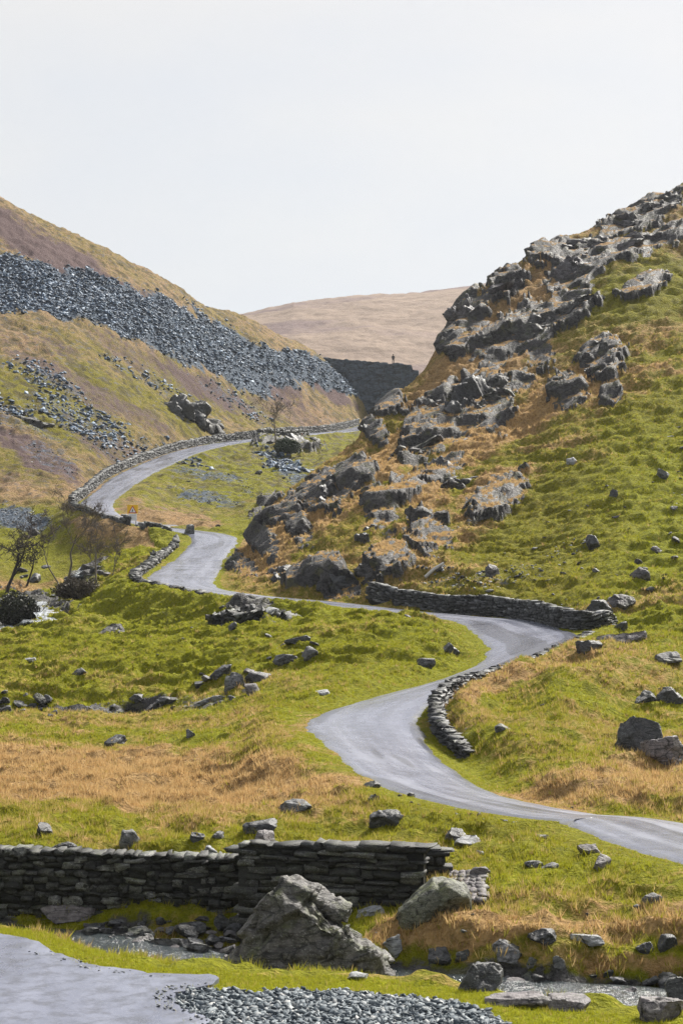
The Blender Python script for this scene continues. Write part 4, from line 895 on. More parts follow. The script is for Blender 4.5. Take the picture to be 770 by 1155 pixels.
# ------------------------------------------------------------------ dry stone walls
_bx = None
def brick_template():
    global _bx
    if _bx is None:
        bm = bmesh.new(); bmesh.ops.create_cube(bm, size=2.0)
        bmesh.ops.subdivide_edges(bm, edges=bm.edges[:], cuts=1, use_grid_fill=True)
        V = np.array([v.co[:] for v in bm.verts]); f = np.array([[v.index for v in q.verts] for q in bm.faces], np.int32); bm.free()
        k = np.abs(V).sum(1); V = V * np.where(k > 2.5, .95, np.where(k > 1.5, .99, 1.0))[:, None]
        _bx = (V, f)
    return _bx
def stone_wall(name, base, heights, thick, course, length, label, seed, mat=None, coping=1.6, rough=.3, batter=.0, cat='stone wall', gappy=0.0):
    """base: points along the foot; heights: wall height at each point. Every stone is modelled; the whole wall is one mesh."""
    r = np.random.default_rng(seed); base = np.asarray(base, float); heights = np.broadcast_to(np.asarray(heights, float), (len(base),))
    s = np.cumsum(np.r_[0, np.linalg.norm(np.diff(base[:, :2], axis=0), axis=1)]); L = s[-1]
    def at(q):
        p = np.array([np.interp(q, s, base[:, k]) for k in range(3)]); e = .25
        a = np.array([np.interp(min(q + e, L), s, base[:, k]) - np.interp(max(q - e, 0), s, base[:, k]) for k in range(2)])
        a /= np.linalg.norm(a) + 1e-9; sl = (np.interp(min(q + e, L), s, base[:, 2]) - np.interp(max(q - e, 0), s, base[:, 2])) / (min(q + e, L) - max(q - e, 0) + 1e-9)
        return p, a, sl, float(np.interp(q, s, heights))
    T, TF = brick_template(); VS = []; n = 0
    def put(q, z, l, h, t, jit, off=0):
        p, a, sl, H = at(q)
        V = T * [l / 2, t / 2, h / 2] + r.normal(size=T.shape) * [jit * min(l, .4) * .13, jit * .06, jit * h * .20]
        c, si = a; ang = r.normal() * .04
        V = V @ np.array([[1, 0, r.normal() * .05 + sl], [0, 1, 0], [0, r.normal() * .05, 1]])
        X = V[:, 0] * math.cos(ang) - V[:, 1] * math.sin(ang); Y = V[:, 0] * math.sin(ang) + V[:, 1] * math.cos(ang) + off
        VS.append(np.stack([p[0] + X * c - Y * si, p[1] + X * si + Y * c, p[2] + z + V[:, 2]], 1))
    z = -course * .6; top = heights.max(); kz = 0
    while z < top:
        ch = course * r.uniform(.65, 1.35); q = -r.uniform(0, length)
        while q < L:
            l = length * r.uniform(.5, 1.7); m = q + l / 2; q += l
            if m < 0 or m > L: continue
            H = at(m)[3]
            if z + ch * .5 > H: continue
            if r.uniform() < gappy: continue
            put(m, z + ch * (.5 + .16 * r.normal()), l * .985, ch * r.uniform(.6, 1.12), thick * (1 - batter * z / max(top, .1)) * r.uniform(.9, 1.12), rough, r.normal() * .02)
        z += ch; kz += 1
    if coping:
        q = 0.0
        while q < L:
            l = length * r.uniform(.35, 1.2); H = at(min(q + l / 2, L))[3]
            if r.uniform() > .08: put(min(q + l / 2, L), H + course * .25 * coping, l, course * coping * r.uniform(.5, 1.25), thick * r.uniform(.8, 1.15), rough * 1.3)
            q += l * r.uniform(.95, 1.1)
    nv = len(T); V = np.vstack(VS)
    Fc = (TF[None] + (np.arange(len(VS)) * nv)[:, None, None]).reshape(-1, 4)
    # hearting that closes the joints; its darkest tone paints shade into the gaps
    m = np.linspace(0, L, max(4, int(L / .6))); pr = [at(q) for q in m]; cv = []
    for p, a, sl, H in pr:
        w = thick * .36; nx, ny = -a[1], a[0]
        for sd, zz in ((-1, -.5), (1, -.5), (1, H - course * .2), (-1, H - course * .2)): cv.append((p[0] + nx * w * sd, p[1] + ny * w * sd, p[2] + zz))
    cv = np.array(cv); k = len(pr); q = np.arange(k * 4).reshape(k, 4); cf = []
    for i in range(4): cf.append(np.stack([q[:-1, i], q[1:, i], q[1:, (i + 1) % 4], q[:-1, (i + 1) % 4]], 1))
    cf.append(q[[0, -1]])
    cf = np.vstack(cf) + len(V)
    c0 = base[len(base) // 2]
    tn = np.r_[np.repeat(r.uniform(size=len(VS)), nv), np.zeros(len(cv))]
    o = mesh_np(name, np.vstack([V, cv]) - c0, np.vstack([Fc, cf]).astype(np.int32), mat or M_WALL, attrs={'tone': tn}); o.location = c0
    return tag(o, label, cat)

def line(pts, Y):
    p = np.array(pts, float); Y = np.broadcast_to(np.asarray(Y, float), (len(p),))
    return np.stack([(p[:, 0] - CX) / F * Y, Y, (CY - p[:, 1]) / F * Y], 1)
wl = line([(-260,1056),(-100,1054),(0,1052),(140,1054),(276,1056)], [41.5,40.6,40.2,40.0,39.9]); wl[:, 2] = -8.45
stone_wall('stone_wall', wl, [1.72,1.70,1.62,1.56,1.50], .55, .125, .26, 'long dark dry stone wall across the foreground left of the great boulder', 1, coping=.8, rough=.62)
wr = line([(272,1040),(380,1040),(479,1040)], [39.3,38.9,38.6]); wr[:, 2] = -8.4
stone_wall('stone_wall', wr, [1.84,1.88,1.92], .55, .135, .44, 'taller dry stone wall section behind the great boulder with long flat stones', 2, coping=.5, rough=.5)
ws = line([(476,1000),(498,1000)], [39.9, 39.9]); ws[:, 2] = -7.8
stone_wall('stone_wall', ws, [1.08,1.02], .5, .14, .4, 'short low stub of wall stepping down at the right end of the front wall', 3, coping=.4, rough=.3)
# beside the road
def verge_line(t0, t1, n, off, edge):
    b = road_at(np.linspace(t0, t1, n), off, edge); b[:, 2] = gz(b[:, 0], b[:, 1]) - .05; return b
b = verge_line(10.6, 15.6, 40, 1.15, -1)[::-1]
bx = np.vstack([b, b[-1] + [[.5, -.4, 0], [1.1, -.5, .05]]]) if False else b
ext = [hit(px, py, 85, ZT) for px, py in ((660,712),(676,709),(690,705))]
b = np.array([hit(px, py, 85, ZT) for px, py in ((418,678),(450,683),(480,687),(510,690.5),(545,694),(577,697),(605,702),(630,707.5),(650,711),(668,711),(680,708),(689,705))])
b[:, 2] -= .08
stone_wall('stone_wall', b, [.72,.78,.72,.78,.86,.88,.92,.86,.8,.72,.55,.3], .5, .13, .34, 'dark dry stone wall along the foot of the right hillside beyond the road', 4, M_WALLD, coping=1.2, rough=.4)
tt = np.linspace(5.1, 11.0, 60); b = road_at(tt, np.interp(tt, [5.1, 5.6, 11], [.8, .4, .3]), -1, -.12)
stone_wall('stone_wall', b, np.interp(tt, [5.1, 5.5, 6.2, 7.2, 8.0, 9, 11], [.2, .5, .68, .64, .42, .28, .22]), .32, .08, .24, 'low curved wall holding up the field on the inside of the nearest bend', 5, M_WALLD, coping=1.3, rough=.9, gappy=.04)
b = verge_line(28.5, 39, 120, .5, 1)
stone_wall('stone_wall', b, [.55] + [.85] * 60 + [.95] * 59, .5, .26, .6, 'dark wall following the outer side of the upper road across the mountain foot', 6, M_WALLD, coping=1.0, rough=.4)
b = verge_line(25.9, 28.6, 24, .45, 1)
stone_wall('stone_wall', b, np.r_[np.full(3, .6), np.full(9, .12), np.full(12, .4)], .5, .2, .45, 'short dark wall on the outer side of the road beside the warning sign', 7, M_WALLD, coping=1.2, rough=.5)
b = verge_line(15.4, 20.6, 70, .55, 1)
tt = np.linspace(15.4, 20.6, 70)
stone_wall('stone_wall', b, np.interp(tt, [15.4, 16.2, 16.8, 18.3, 19.5, 20.6], [.0, .04, .0, .12, .32, .25]), .5, .14, .38, 'broken low wall of rough stones edging the outside of the middle bend', 8, M_WALLD, coping=1.3, rough=.9, gappy=.3)
b = verge_line(20.6, 23.6, 40, .9, 1)
stone_wall('stone_wall', b, .22, .5, .17, .38, 'tumbled line of stones beside the road above the green mound', 9, M_WALLD, coping=1.9, rough=.8, gappy=.4)
b = np.array([hit(px, py, 95, ZT) for px, py in ((238,700),(256,704),(275,706),(295,704),(318,700),(338,702))]); b[:, 2] -= .1
stone_wall('stone_wall', b, [.2,.4,.5,.45,.3,.1], .9, .22, .42, 'dark rubble retaining wall in the bank under the road', 10, M_WALLD, coping=1.0, rough=1.5, gappy=.3)
b = verge_line(34.3, 35.5, 20, .5, -1)
stone_wall('stone_wall', b, np.r_[np.full(8, 1.2), np.full(12, .8)], .6, .3, .7, 'dark stub of wall on the lower side of the far road by the lone tree', 11, M_WALLD, coping=1.3, rough=.5)
b = road_at([24.35, 24.6, 24.85], .7, 1); b[:, 2] = gz(b[:, 0], b[:, 1]) - .1
stone_wall('stone_wall', b, [.2, .4, .3], .5, .2, .45, 'small pile of wall stones where the road drops behind the mound', 12, M_WALLD, coping=1.6, rough=.6)

# quarry terrace wall at the head of the valley
def quarry_wall():
    Y = 374.; nx, nz = 110, 46
    px = np.linspace(352, 472, nx); top = np.interp(px, [352, 365, 420, 464, 465.5, 472], [400.5, 403, 408, 412, 417, 418])
    x = (px - CX) / F * Y; zt = (CY - top) / F * Y; zb = 15.5
    V = []; 
    for j in range(nz):
        t = j / (nz - 1); z = zb + (zt - zb) * t
        y = Y - (1 - t) * 1.6 + .35 * (facets(x / 1.3, z / .8, 61, 1.2) - .5) + .25 * (facets(x / .5, z / .35, 63, 1.2) - .5)
        V.append(np.stack([x, y, z + (t > .98) * .35 * (facets(x / .9, z * 0, 65) - .5)], 1))
    for j, dy in enumerate((4, 9, 14)):
        V.append(np.stack([x, np.full(nx, Y + dy), zt + .1 * (vn(x, x * 0 + j, 8) - .5)], 1))
    V.append(np.stack([x, np.full(nx, Y + 14.), np.full(nx, zb)], 1))
    V = np.stack(V, 0); n = V.shape[0]; q = np.arange(n * nx).reshape(n, nx)
    Fq = np.stack([q[:-1, :-1], q[:-1, 1:], q[1:, 1:], q[1:, :-1]], -1).reshape(-1, 4)
    V = V.reshape(-1, 3); ends = [q[:, -1][::-1][None], q[:, 0][None]]
    m = rock_material('quarry_stone', (.026, .038, .056), (.070, .092, .125), .15, .1, .75, scale=.35)
    c = np.array([x.mean(), Y, zb])
    o = mesh_np('retaining_wall', V - c, [Fq] + ends, m); o.location = c
    tag(o, 'high dark blue quarry terrace wall at the head of the valley', 'retaining wall')
quarry_wall()

# slate waste: loose shards on the tips, and slate chippings beside the lay-by
def shards(name, mask, n, smin, smax, label, cols, seed, ymin, ymax, lift=.0, pitch=.45, power=3):
    r = np.random.default_rng(seed)
    rr, cc = np.nonzero((mask > .22) & (YY > ymin) & (YY < ymax) & (np.abs(UU) < .24) & (road_d > .6))
    wgt = mask[rr, cc] ** 2.2 / YY[rr, cc]; k = r.choice(len(rr), n, p=wgt / wgt.sum())
    rr = np.clip(rr[k], 1, NR - 2); cc = np.clip(cc[k], 1, nu - 2)
    x = XX[rr, cc] + r.uniform(-.5, .5, n) * DU * YY[rr, cc]; y = YY[rr, cc] + r.uniform(-.5, .5, n) * YY[rr, cc] * .0018; z = ZT[rr, cc]
    T = np.array([(-1,-.7,-1),(.3,-1,-1),(1,.1,-1),(.2,1,-1),(-.9,.6,-1),(-1,-.7,1),(.3,-1,1),(1,.1,1),(.2,1,1),(-.9,.6,1)], float)
    T = T[None] + r.normal(size=(n, 10, 3)) * [.16, .16, .18]
    size = smin + (smax - smin) * r.uniform(size=n) ** power
    T = T * np.stack([size / 2, size / 2 * r.uniform(.4, .9, n), size / 2 * r.uniform(.10, .32, n)], 1)[:, None]
    a = r.uniform(0, 6.28, n); b = r.normal(size=n) * pitch; c = r.normal(size=n) * pitch
    X, Yv, Z = T[..., 0], T[..., 1], T[..., 2]
    cb, sb, c2, s2, ca, sa = [q[:, None] for q in (np.cos(b), np.sin(b), np.cos(c), np.sin(c), np.cos(a), np.sin(a))]
    X, Z = X * cb + Z * sb, -X * sb + Z * cb; Yv, Z = Yv * c2 - Z * s2, Yv * s2 + Z * c2; X, Yv = X * ca - Yv * sa, X * sa + Yv * ca
    V = np.stack([X + x[:, None], Yv + y[:, None], Z + z[:, None] + lift * size[:, None]], -1).reshape(-1, 3)
    q = np.arange(n)[:, None] * 10
    F5 = np.stack([np.hstack([q + i for i in (4, 3, 2, 1, 0)]), np.hstack([q + i for i in (5, 6, 7, 8, 9)])], 1).reshape(-1, 5)
    F4 = np.vstack([np.hstack([q + i, q + (i + 1) % 5, q + 5 + (i + 1) % 5, q + 5 + i]) for i in range(5)])
    t = NT(name + '_material'); v = t.attr('tone').outputs['Fac']; p = t.pos()
    col = t.mix(t.math('MULTIPLY', t.noise(p, 14, 3), .3), t.ramp(v, cols), (.055, .075, .105))
    m = t.done(t.bsdf(col, .68, None, .3))
    o = mesh_np(name, V, [F5.astype(np.int32), F4.astype(np.int32)], m, attrs={'tone': np.repeat(r.uniform(size=n), 10)})
    tag(o, label, None, None, 'stuff')
BLUE = [(0., (.020, .031, .048)), (.55, (.046, .076, .125)), (.85, (.13, .185, .265)), (1., (.30, .36, .43))]
shards('slate_scree', np.where(YY > 228, scree, 0), 46000, .14, .85, 'tumbled blue slate waste spilling across the left mountain', BLUE, 5, 228, 430, .08, .5, 2.2)
shards('stone_scree', np.where((YY < 300) & (YY > 90) & (SPY > 425), scree, 0), 4000, .07, .30, 'grey scree of loose stones on the lower slopes', [(0., (.035, .040, .048)), (.6, (.10, .105, .115)), (1., (.27, .28, .29))], 6, 90, 300, .05, .4, 2.5)
shards('slate_gravel', np.where(bare, 1., 0), 24000, .03, .14, 'blue grey slate chippings beside the lay-by', [(0., (.030, .042, .052)), (.55, (.095, .115, .13)), (.85, (.20, .225, .235)), (1., (.34, .34, .33))], 7, 20, 32, .14, .5, 2.0)

shards('stone_chippings', np.where(ring, 1., 0), 1500, .015, .06, 'loose chippings scattered along the worn edge of the lay-by', [(0., (.05, .055, .06)), (.7, (.14, .15, .16)), (1., (.32, .32, .31))], 9, 20, 34, .9, .3, 2.0)

# lay-by tarmac
def tarmac():
    P_ = []
    T = TARMAC
    for i in range(len(T)):
        a, b = T[i], T[(i + 1) % len(T)]; n = max(1, min(60, int(np.linalg.norm(b - a) / .12)))
        for q in range(n): P_.append(a + (b - a) * q / n)
    P_ = np.array(P_); n = len(P_)
    j = np.stack([fbm(P_[:, 0] * 2, P_[:, 1] * 2, 11, 4) - .5, fbm(P_[:, 0] * 2, P_[:, 1] * 2, 12, 4) - .5], 1) * .35
    P_ = P_ + j * (P_[:, 1:] < 36)
    V = np.vstack([np.c_[P_, np.full(n, BZ + .045)], np.c_[P_, np.full(n, BZ - .08)]])
    q = np.arange(n); Fs = np.stack([q, (q + 1) % n, (q + 1) % n + n, q + n], 1)
    t = NT('worn_tarmac'); p = t.pos()
    bl = t.noise(t.add('ShaderNodeMapping', inp={'Vector': p, 'Scale': (1.2, .45, 1)}).outputs[0], .9, 5, .6); fine = t.noise(p, 26, 4, .7); md = t.noise(p, 3.2, 5, .65)
    c = t.mix(t.ramp(bl, [(.34, 0.), (.66, 1.)]), (.100, .110, .155), (.185, .20, .26))
    c = t.mix(t.ramp(md, [(.38, .75), (.55, 0.)]), c, (.065, .07, .09))
    c = t.mix(t.math('MULTIPLY', t.ramp(fine, [(.5, 0.), (.75, 1.)]), .4), c, (.30, .30, .325))
    m = t.done(t.bsdf(c, t.ramp(bl, [(.35, .24), (.65, .45)]), t.bump(fine, .3, .012), .55))
    bm = bmesh.new(); vs = [bm.verts.new(v) for v in V]; f = bm.faces.new(vs[:n]); f.normal_update()
    if f.normal.z < 0: f.normal_flip()
    for a in Fs: bm.faces.new([vs[i] for i in a])
    bmesh.ops.triangulate(bm, faces=[f]); me = bpy.data.meshes.new('pavement'); bm.to_mesh(me); bm.free(); me.materials.append(m)
    o = bpy.data.objects.new('pavement', me); COL.objects.link(o)
    tag(o, 'wet grey tarmac of the lay-by in the bottom left corner', 'lay-by', kind='structure')
tarmac()

# paved patch of slate by the wall end
def slate_patch():
    c = np.array([hit(px, py, 34, ZT) for px, py in ((497,1024),(548,1021),(546,989),(508,987))]); c[:, 2] += .06
    r = np.random.default_rng(3); parts = []
    T, TF = brick_template(); nu_, nv_ = 6, 8
    for i in range(nu_):
        for j in range(nv_):
            u, v = (i + .5 + r.uniform(-.2, .2)) / nu_, (j + .5 + r.uniform(-.15, .15)) / nv_
            p = c[0] * (1 - u) * (1 - v) + c[1] * u * (1 - v) + c[2] * u * v + c[3] * (1 - u) * v
            w = np.linalg.norm(c[1] - c[0]) / nu_ * .5; h = np.linalg.norm(c[3] - c[0]) / nv_ * .5
            V = T * [w * r.uniform(.9, 1.25), h * r.uniform(.8, 1.1), .05] + r.normal(size=T.shape) * [.02, .02, .008]
            V = rot_np(V, math.atan2(c[3][2] - c[0][2], c[3][1] - c[0][1]), 0, r.uniform(-.15, .15))
            parts.append((V + p, TF))
    V, f = join(parts); o = mesh_np('slate_paving', V - c[0], f, M_PURP); o.location = c[0]
    tag(o, 'sloping patch of pinkish stone pitching beside the rounded lichen covered boulder', 'stone paving')
slate_patch()

# ------------------------------------------------------------------ water
def water_material():
    t = NT('stream_water'); p = t.pos(); f = t.attr('foam').outputs['Fac']
    n = t.noise(t.add('ShaderNodeMapping', inp={'Vector': p, 'Scale': (2.2, 1, .5)}).outputs[0], 3.0, 5, .7); n2 = t.noise(p, 9, 4, .7)
    k = t.math('ADD', f, t.math('MULTIPLY', t.math('SUBTRACT', n, .5), 1.4))
    k = t.math('ADD', k, t.math('MULTIPLY', t.math('SUBTRACT', n2, .5), .7))
    kr = t.ramp(k, [(.5, 0.), (.85, 1.)])
    c = t.mix(kr, (.045, .055, .06), (.62, .66, .72))
    return t.done(t.bsdf(c, t.ramp(k, [(.45, .08), (.62, .6)]), t.bump(n, .6, .15), .5))
M_WATER = water_material()
def ribbon(name, pts, widths, foam, label, dz=.1, drape=False, n=60):
    P_, ts = catmull(np.c_[np.array(pts, float), widths, foam], max(2, n // len(pts)))
    g = np.gradient(P_[:, :2], axis=0); g /= np.linalg.norm(g, axis=1)[:, None] + 1e-9
    K = 9; V = []
    for k in range(K):
        f = k / (K - 1) * 2 - 1
        x = P_[:, 0] - g[:, 1] * f * P_[:, 3] / 2; y = P_[:, 1] + g[:, 0] * f * P_[:, 3] / 2
        z = P_[:, 2] + dz + .10 * (fbm(x * 3, y * 3, 33, 3) - .5) - .05 * abs(f) ** 3
        V.append(np.stack([x, y, z], 1))
    V = np.stack(V, 1); q = np.arange(len(P_) * K).reshape(-1, K)
    Fq = np.stack([q[:-1, 1:], q[:-1, :-1], q[1:, :-1], q[1:, 1:]], -1).reshape(-1, 4)
    o = mesh_np(name, V.reshape(-1, 3), Fq, M_WATER, smooth=True, attrs={'foam': np.repeat(P_[:, 4], K)})
    tag(o, label, 'water', kind='structure')
sp = np.c_[STREAM, np.full(len(STREAM), WATER_Z)]
ribbon('stream', sp, np.full(len(sp), 1.7), [.0, .05, .1, .25, .34, .2, .05, .1, .2, .32, .2, .1], 'shallow stream running over stones below the front wall', 0)
def fall(pts, w, foam, label):
    b = []
    for px, py in pts:
        h = hit(px, py, 110, ZT); b.append(h - np.array([h[0], h[1], h[2]]) * (.35 / h[1]))
    # a falling sheet: spread across the line of the valley
    b = np.array(b); P_, ts = catmull(np.c_[b, w], 8); K = 9; V = []
    for k in range(K):
        f = k / (K - 1) * 2 - 1
        V.append(np.stack([P_[:, 0] + f * P_[:, 3] / 2, P_[:, 1] + .25 * f * f, P_[:, 2] + .10 * (fbm(P_[:, 0] * 4 + f * 3, P_[:, 2] * 2 + f, 3, 3) - .5)], 1))
    V = np.stack(V, 1); q = np.arange(len(P_) * K).reshape(-1, K)
    Fq = np.stack([q[:-1, 1:], q[:-1, :-1], q[1:, :-1], q[1:, 1:]], -1).reshape(-1, 4)
    o = mesh_np('waterfall', V.reshape(-1, 3), Fq, M_WATER, smooth=True, attrs={'foam': np.full(V.size // 3, foam)})
    tag(o, label, 'water', kind='structure')
fall([(44,680),(47,686),(53,693),(54,699),(45,705)], [.9, 1.2, 1.6, 1.3, .7], .60, 'white waterfall below the bare trees')
fall([(25,692),(30,698),(34,703),(26,712)], [.5, .7, .9, 1.1], .5, 'thin white cascade left of the waterfall')
fall([(2,703),(4,710),(2,718)], [.9, 1.1, 1.0], .5, 'white water at the left edge below the dark bush')
fall([(96,640),(88,652),(70,664),(60,672)], [.8, .8, .8, .8], .5, 'stony rill of pale water above the waterfall')
fall([(74,799),(79,804),(82,808)], [.8, 1.0, .9], .6, 'small white rapid at the foot of the green mound')
# ------------------------------------------------------------------ grass: blades in tufts over the near and middle ground
def grass():
    r = np.random.default_rng(99)
    t = NT('grass_blades'); a = t.attr('blade').outputs['Vector']; s = t.add('ShaderNodeSeparateXYZ', inp={0: a})
    dr, lu, rnd = s.outputs['X'], s.outputs['Y'], s.outputs['Z']
    g = t.mix(lu, (.24, .20, .032), (.305, .315, .015))
    g = t.mix(t.math('MULTIPLY', rnd, .55), g, (.28, .28, .045))
    st = t.mix(rnd, (.56, .41, .20), (.42, .26, .11))
    c = t.mix(t.ramp(dr, [(.3, 0.), (.7, 1.)]), g, st)
    d = t.add('ShaderNodeBsdfDiffuse', inp={'Color': c}); tr = t.add('ShaderNodeBsdfTranslucent', inp={'Color': c})
    mx = t.add('ShaderNodeMixShader', inp={0: .45, 1: d.outputs[0], 2: tr.outputs[0]})
    m = t.done(mx)
    VV, AA = [], []
    for (y0, y1, dens, nb, hmin, hmax, wd) in ((22, 34, 420, 5, .045, .10, .014), (30, 62, 150, 6, .08, .20, .024), (62, 100, 60, 6, .09, .20, .034), (100, 150, 24, 5, .10, .22, .05)):
        n = int(dens * .2 * (y1 ** 2 - y0 ** 2))
        y = np.sqrt(r.uniform(y0 ** 2, y1 ** 2, n)); u = r.uniform(-.2, .2, n)
        ri = np.clip(np.searchsorted(YR, y), 1, NR - 2); ci = np.clip(np.searchsorted(U, u), 1, nu - 2)
        bench = near_w[ri, ci] > .5
        keep = (rockm[ri, ci] < .45) & (scree[ri, ci] < .45) & (road_d[ri, ci] > -.22 * r.uniform(size=n) ** 2) & (stream_w[ri, ci] < .45) & (~tarm[ri, ci] | (ring[ri, ci] & (r.uniform(size=n) < .3))) & ~bare[ri, ci]
        keep &= (bench == (y0 == 22)) if y1 <= 62 else True
        # tufts gather in clumps
        cl = fbm(u * y * 1.6, y * 1.6, 950, 3)
        keep &= r.uniform(size=n) < np.where(bench, 1, np.clip(.15 + 2.6 * (cl - .32), .12, 1))
        ri, ci, y, u = ri[keep], ci[keep], y[keep], u[keep]; n = len(y)
        x = u * y; z = gz(x, y)
        dry_ = np.clip(dry[ri, ci] + r.normal(size=n) * .22, 0, 1); lus = np.clip(lush[ri, ci] + r.normal(size=n) * .2, 0, 1)
        vg = np.clip(road_d[ri, ci] / 1.2, .35, 1)
        H = (hmin + (hmax - hmin) * r.uniform(size=n) ** 1.5) * (.8 + .55 * dry_) * vg
        x = np.repeat(x, nb); y = np.repeat(y, nb); z = np.repeat(z, nb); H = np.repeat(H, nb) * r.uniform(.5, 1.15, n * nb)
        k = n * nb; ang = r.uniform(0, 6.28, k); sp = H * .5
        bx = x + np.cos(ang) * sp * r.uniform(0, .6, k); by = y + np.sin(ang) * sp * r.uniform(0, .6, k)
        la = ang + r.normal(size=k) * .5; ln = H * r.uniform(.1, .9, k)
        w = wd * r.uniform(.5, 1.2, k) / 2; wa = r.uniform(0, 3.14, k)
        p0 = np.stack([bx - np.cos(wa) * w, by - np.sin(wa) * w, z - .03], 1); p1 = np.stack([bx + np.cos(wa) * w, by + np.sin(wa) * w, z - .03], 1)
        p2 = np.stack([bx + np.cos(la) * ln, by + np.sin(la) * ln, z + H * .95], 1)
        VV.append(np.stack([p0, p1, p2], 1).reshape(-1, 3))
        at_ = np.stack([np.repeat(dry_, nb), np.repeat(lus, nb), r.uniform(size=k)], 1); AA.append(np.repeat(at_, 3, 0))
    V = np.vstack(VV); A = np.vstack(AA)
    o = mesh_np('grass', V, np.arange(len(V), dtype=np.int32).reshape(-1, 3), m, attrs={'blade': A})
    tag(o, 'tussocky green and straw coloured grass covering the valley', None, None, 'stuff')
grass()

# ------------------------------------------------------------------ bare trees and shrubs
def bark(name, col): 
    t = NT(name); p = t.pos(); n = t.noise(p, 9, 4, .6)
    return t.done(t.bsdf(t.mix(n, tuple(v * .55 for v in col), tuple(v * 1.3 for v in col)), .85, t.bump(n, .5, .03), .2))
M_BARK = bark('bark', (.15, .13, .10)); M_TWIG = bark('twig', (.13, .105, .085)); M_DTWIG = bark('dark_twig', (.035, .028, .03))
def tubes(segs, k=5):
    V, Fs, n = [], [], 0
    for pts, rad in segs:
        pts = np.array(pts); rad = np.array(rad)
        d = np.gradient(pts, axis=0); d /= np.linalg.norm(d, axis=1)[:, None] + 1e-9
        e = np.cross(d, [.31, .87, .38]); e /= np.linalg.norm(e, axis=1)[:, None] + 1e-9; f = np.cross(d, e)
        a = np.arange(k) / k * 2 * PI
        ring = pts[:, None] + rad[:, None, None] * (np.cos(a)[None, :, None] * e[:, None] + np.sin(a)[None, :, None] * f[:, None])
        V.append(ring.reshape(-1, 3)); q = n + np.arange(len(pts) * k).reshape(-1, k)
        Fs.append(np.stack([q[:-1], np.roll(q[:-1], -1, 1), np.roll(q[1:], -1, 1), q[1:]], -1).reshape(-1, 4)); n += len(pts) * k
    return np.vstack(V), np.vstack(Fs).astype(np.int32)
def bare_tree(base, height, lean, seed, label, trunk_r, spread, twigs, name='bare_tree', cat='tree', mats=None, fork=.3, group=None):
    r = np.random.default_rng(seed); root = empty(name, base); tag(root, label, cat, group)
    trunk, crown = [], []
    def grow(p, d, L, rad, lev, dst):
        n = 5; pts = [p]; rs = [rad]
        for i in range(n):
            d = d + r.normal(size=3) * (.13 + .05 * lev) + np.array([0, 0, .05]); d = d / np.linalg.norm(d)
            p = p + d * L / n; pts.append(p); rs.append(rad * (1 - (i + 1) / n * .55))
        dst.append((pts, rs))
        if lev >= 5: return
        nb = 3 if lev < 3 else twigs
        for b in range(nb):
            i = r.integers(max(1, int(n * (fork if lev == 0 else .25))), n + 1); q = pts[i]
            ax = r.normal(size=3); ax[2] *= .5; dd = d + ax / np.linalg.norm(ax) * spread * r.uniform(.6, 1.2); dd /= np.linalg.norm(dd)
            grow(q, dd, L * r.uniform(.5, .78), max(rs[i] * r.uniform(.45, .7), .017), lev + 1, crown)
    d0 = np.array([lean[0], lean[1], 1.0]); d0 /= np.linalg.norm(d0)
    grow(np.array([0, 0, -.15]), d0, height * .72, trunk_r, 0, trunk)
    mt, mc = mats or (M_BARK, M_TWIG)
    V, f = tubes(trunk, 7); mesh_np('trunk', V, f, mt, root, True)
    V, f = tubes(crown, 4); mesh_np('crown', V, f, mc, root, True)
    return root
def shrub(base, dims, seed, label, n, leaf, mats, leafcol, name='shrub', leaves=0):
    r = np.random.default_rng(seed); root = empty(name, base); tag(root, label, 'shrub'); segs = []
    for k in range(n):
        a = r.uniform(0, 6.28); q = math.sqrt(r.uniform()) * .55
        p = np.array([math.cos(a) * q * dims[0], math.sin(a) * q * dims[1], -.1]); d = np.array([math.cos(a) * q * 1.3, math.sin(a) * q, 1.0]) + r.normal(size=3) * .25
        d /= np.linalg.norm(d); L = dims[2] * r.uniform(.55, 1.05) * (1 - .4 * q); pts = [p]; 
        for i in range(4): d = d + r.normal(size=3) * .2; d /= np.linalg.norm(d); p = p + d * L / 4; pts.append(p)
        rd_ = r.uniform(.012, .03); segs.append((pts, np.linspace(rd_, rd_ * .35, 5)))
        for b in range(5):
            i = r.integers(1, 5); e = d + r.normal(size=3) * .7; e /= np.linalg.norm(e); l2 = L * r.uniform(.15, .4)
            segs.append(([pts[i], pts[i] + e * l2 * .5, pts[i] + e * l2 + r.normal(size=3) * .06], [.011, .008, .005]))
    V, f = tubes(segs, 4); mesh_np('stems', V, f, mats, root, True)
    if leaves:
        c = r.normal(size=(leaves, 3)); c /= np.linalg.norm(c, axis=1)[:, None]; c *= (r.uniform(.25, 1, leaves) ** .5)[:, None]
        lump = .7 + .6 * vn3(c * 2.2 + seed, seed)
        c = c * lump[:, None] * np.array(dims) * [.8, .8, .5] + [0, 0, dims[2] * .32]
        c = c[c[:, 2] > -.1]; k = len(c)
        e1 = r.normal(size=(k, 3)); e1 /= np.linalg.norm(e1, axis=1)[:, None]; e2 = np.cross(e1, r.normal(size=(k, 3))); e2 /= np.linalg.norm(e2, axis=1)[:, None]
        s = leaf * r.uniform(.5, 1.2, k)[:, None]
        V = np.stack([c - e1 * s, c + e2 * s * .5, c + e1 * s, c - e2 * s * .5], 1).reshape(-1, 3)
        t = NT('foliage'); n_ = t.noise(t.pos(), 3, 3)
        mm = t.done(t.bsdf(t.mix(n_, tuple(v * .6 for v in leafcol), tuple(v * 1.5 for v in leafcol)), .6, None, .3))
        mesh_np('foliage', V, np.arange(k * 4, dtype=np.int32).reshape(-1, 4), mm, root)
    return root
def gp(px, py, ymin): return hit(px, py, ymin, ZT)
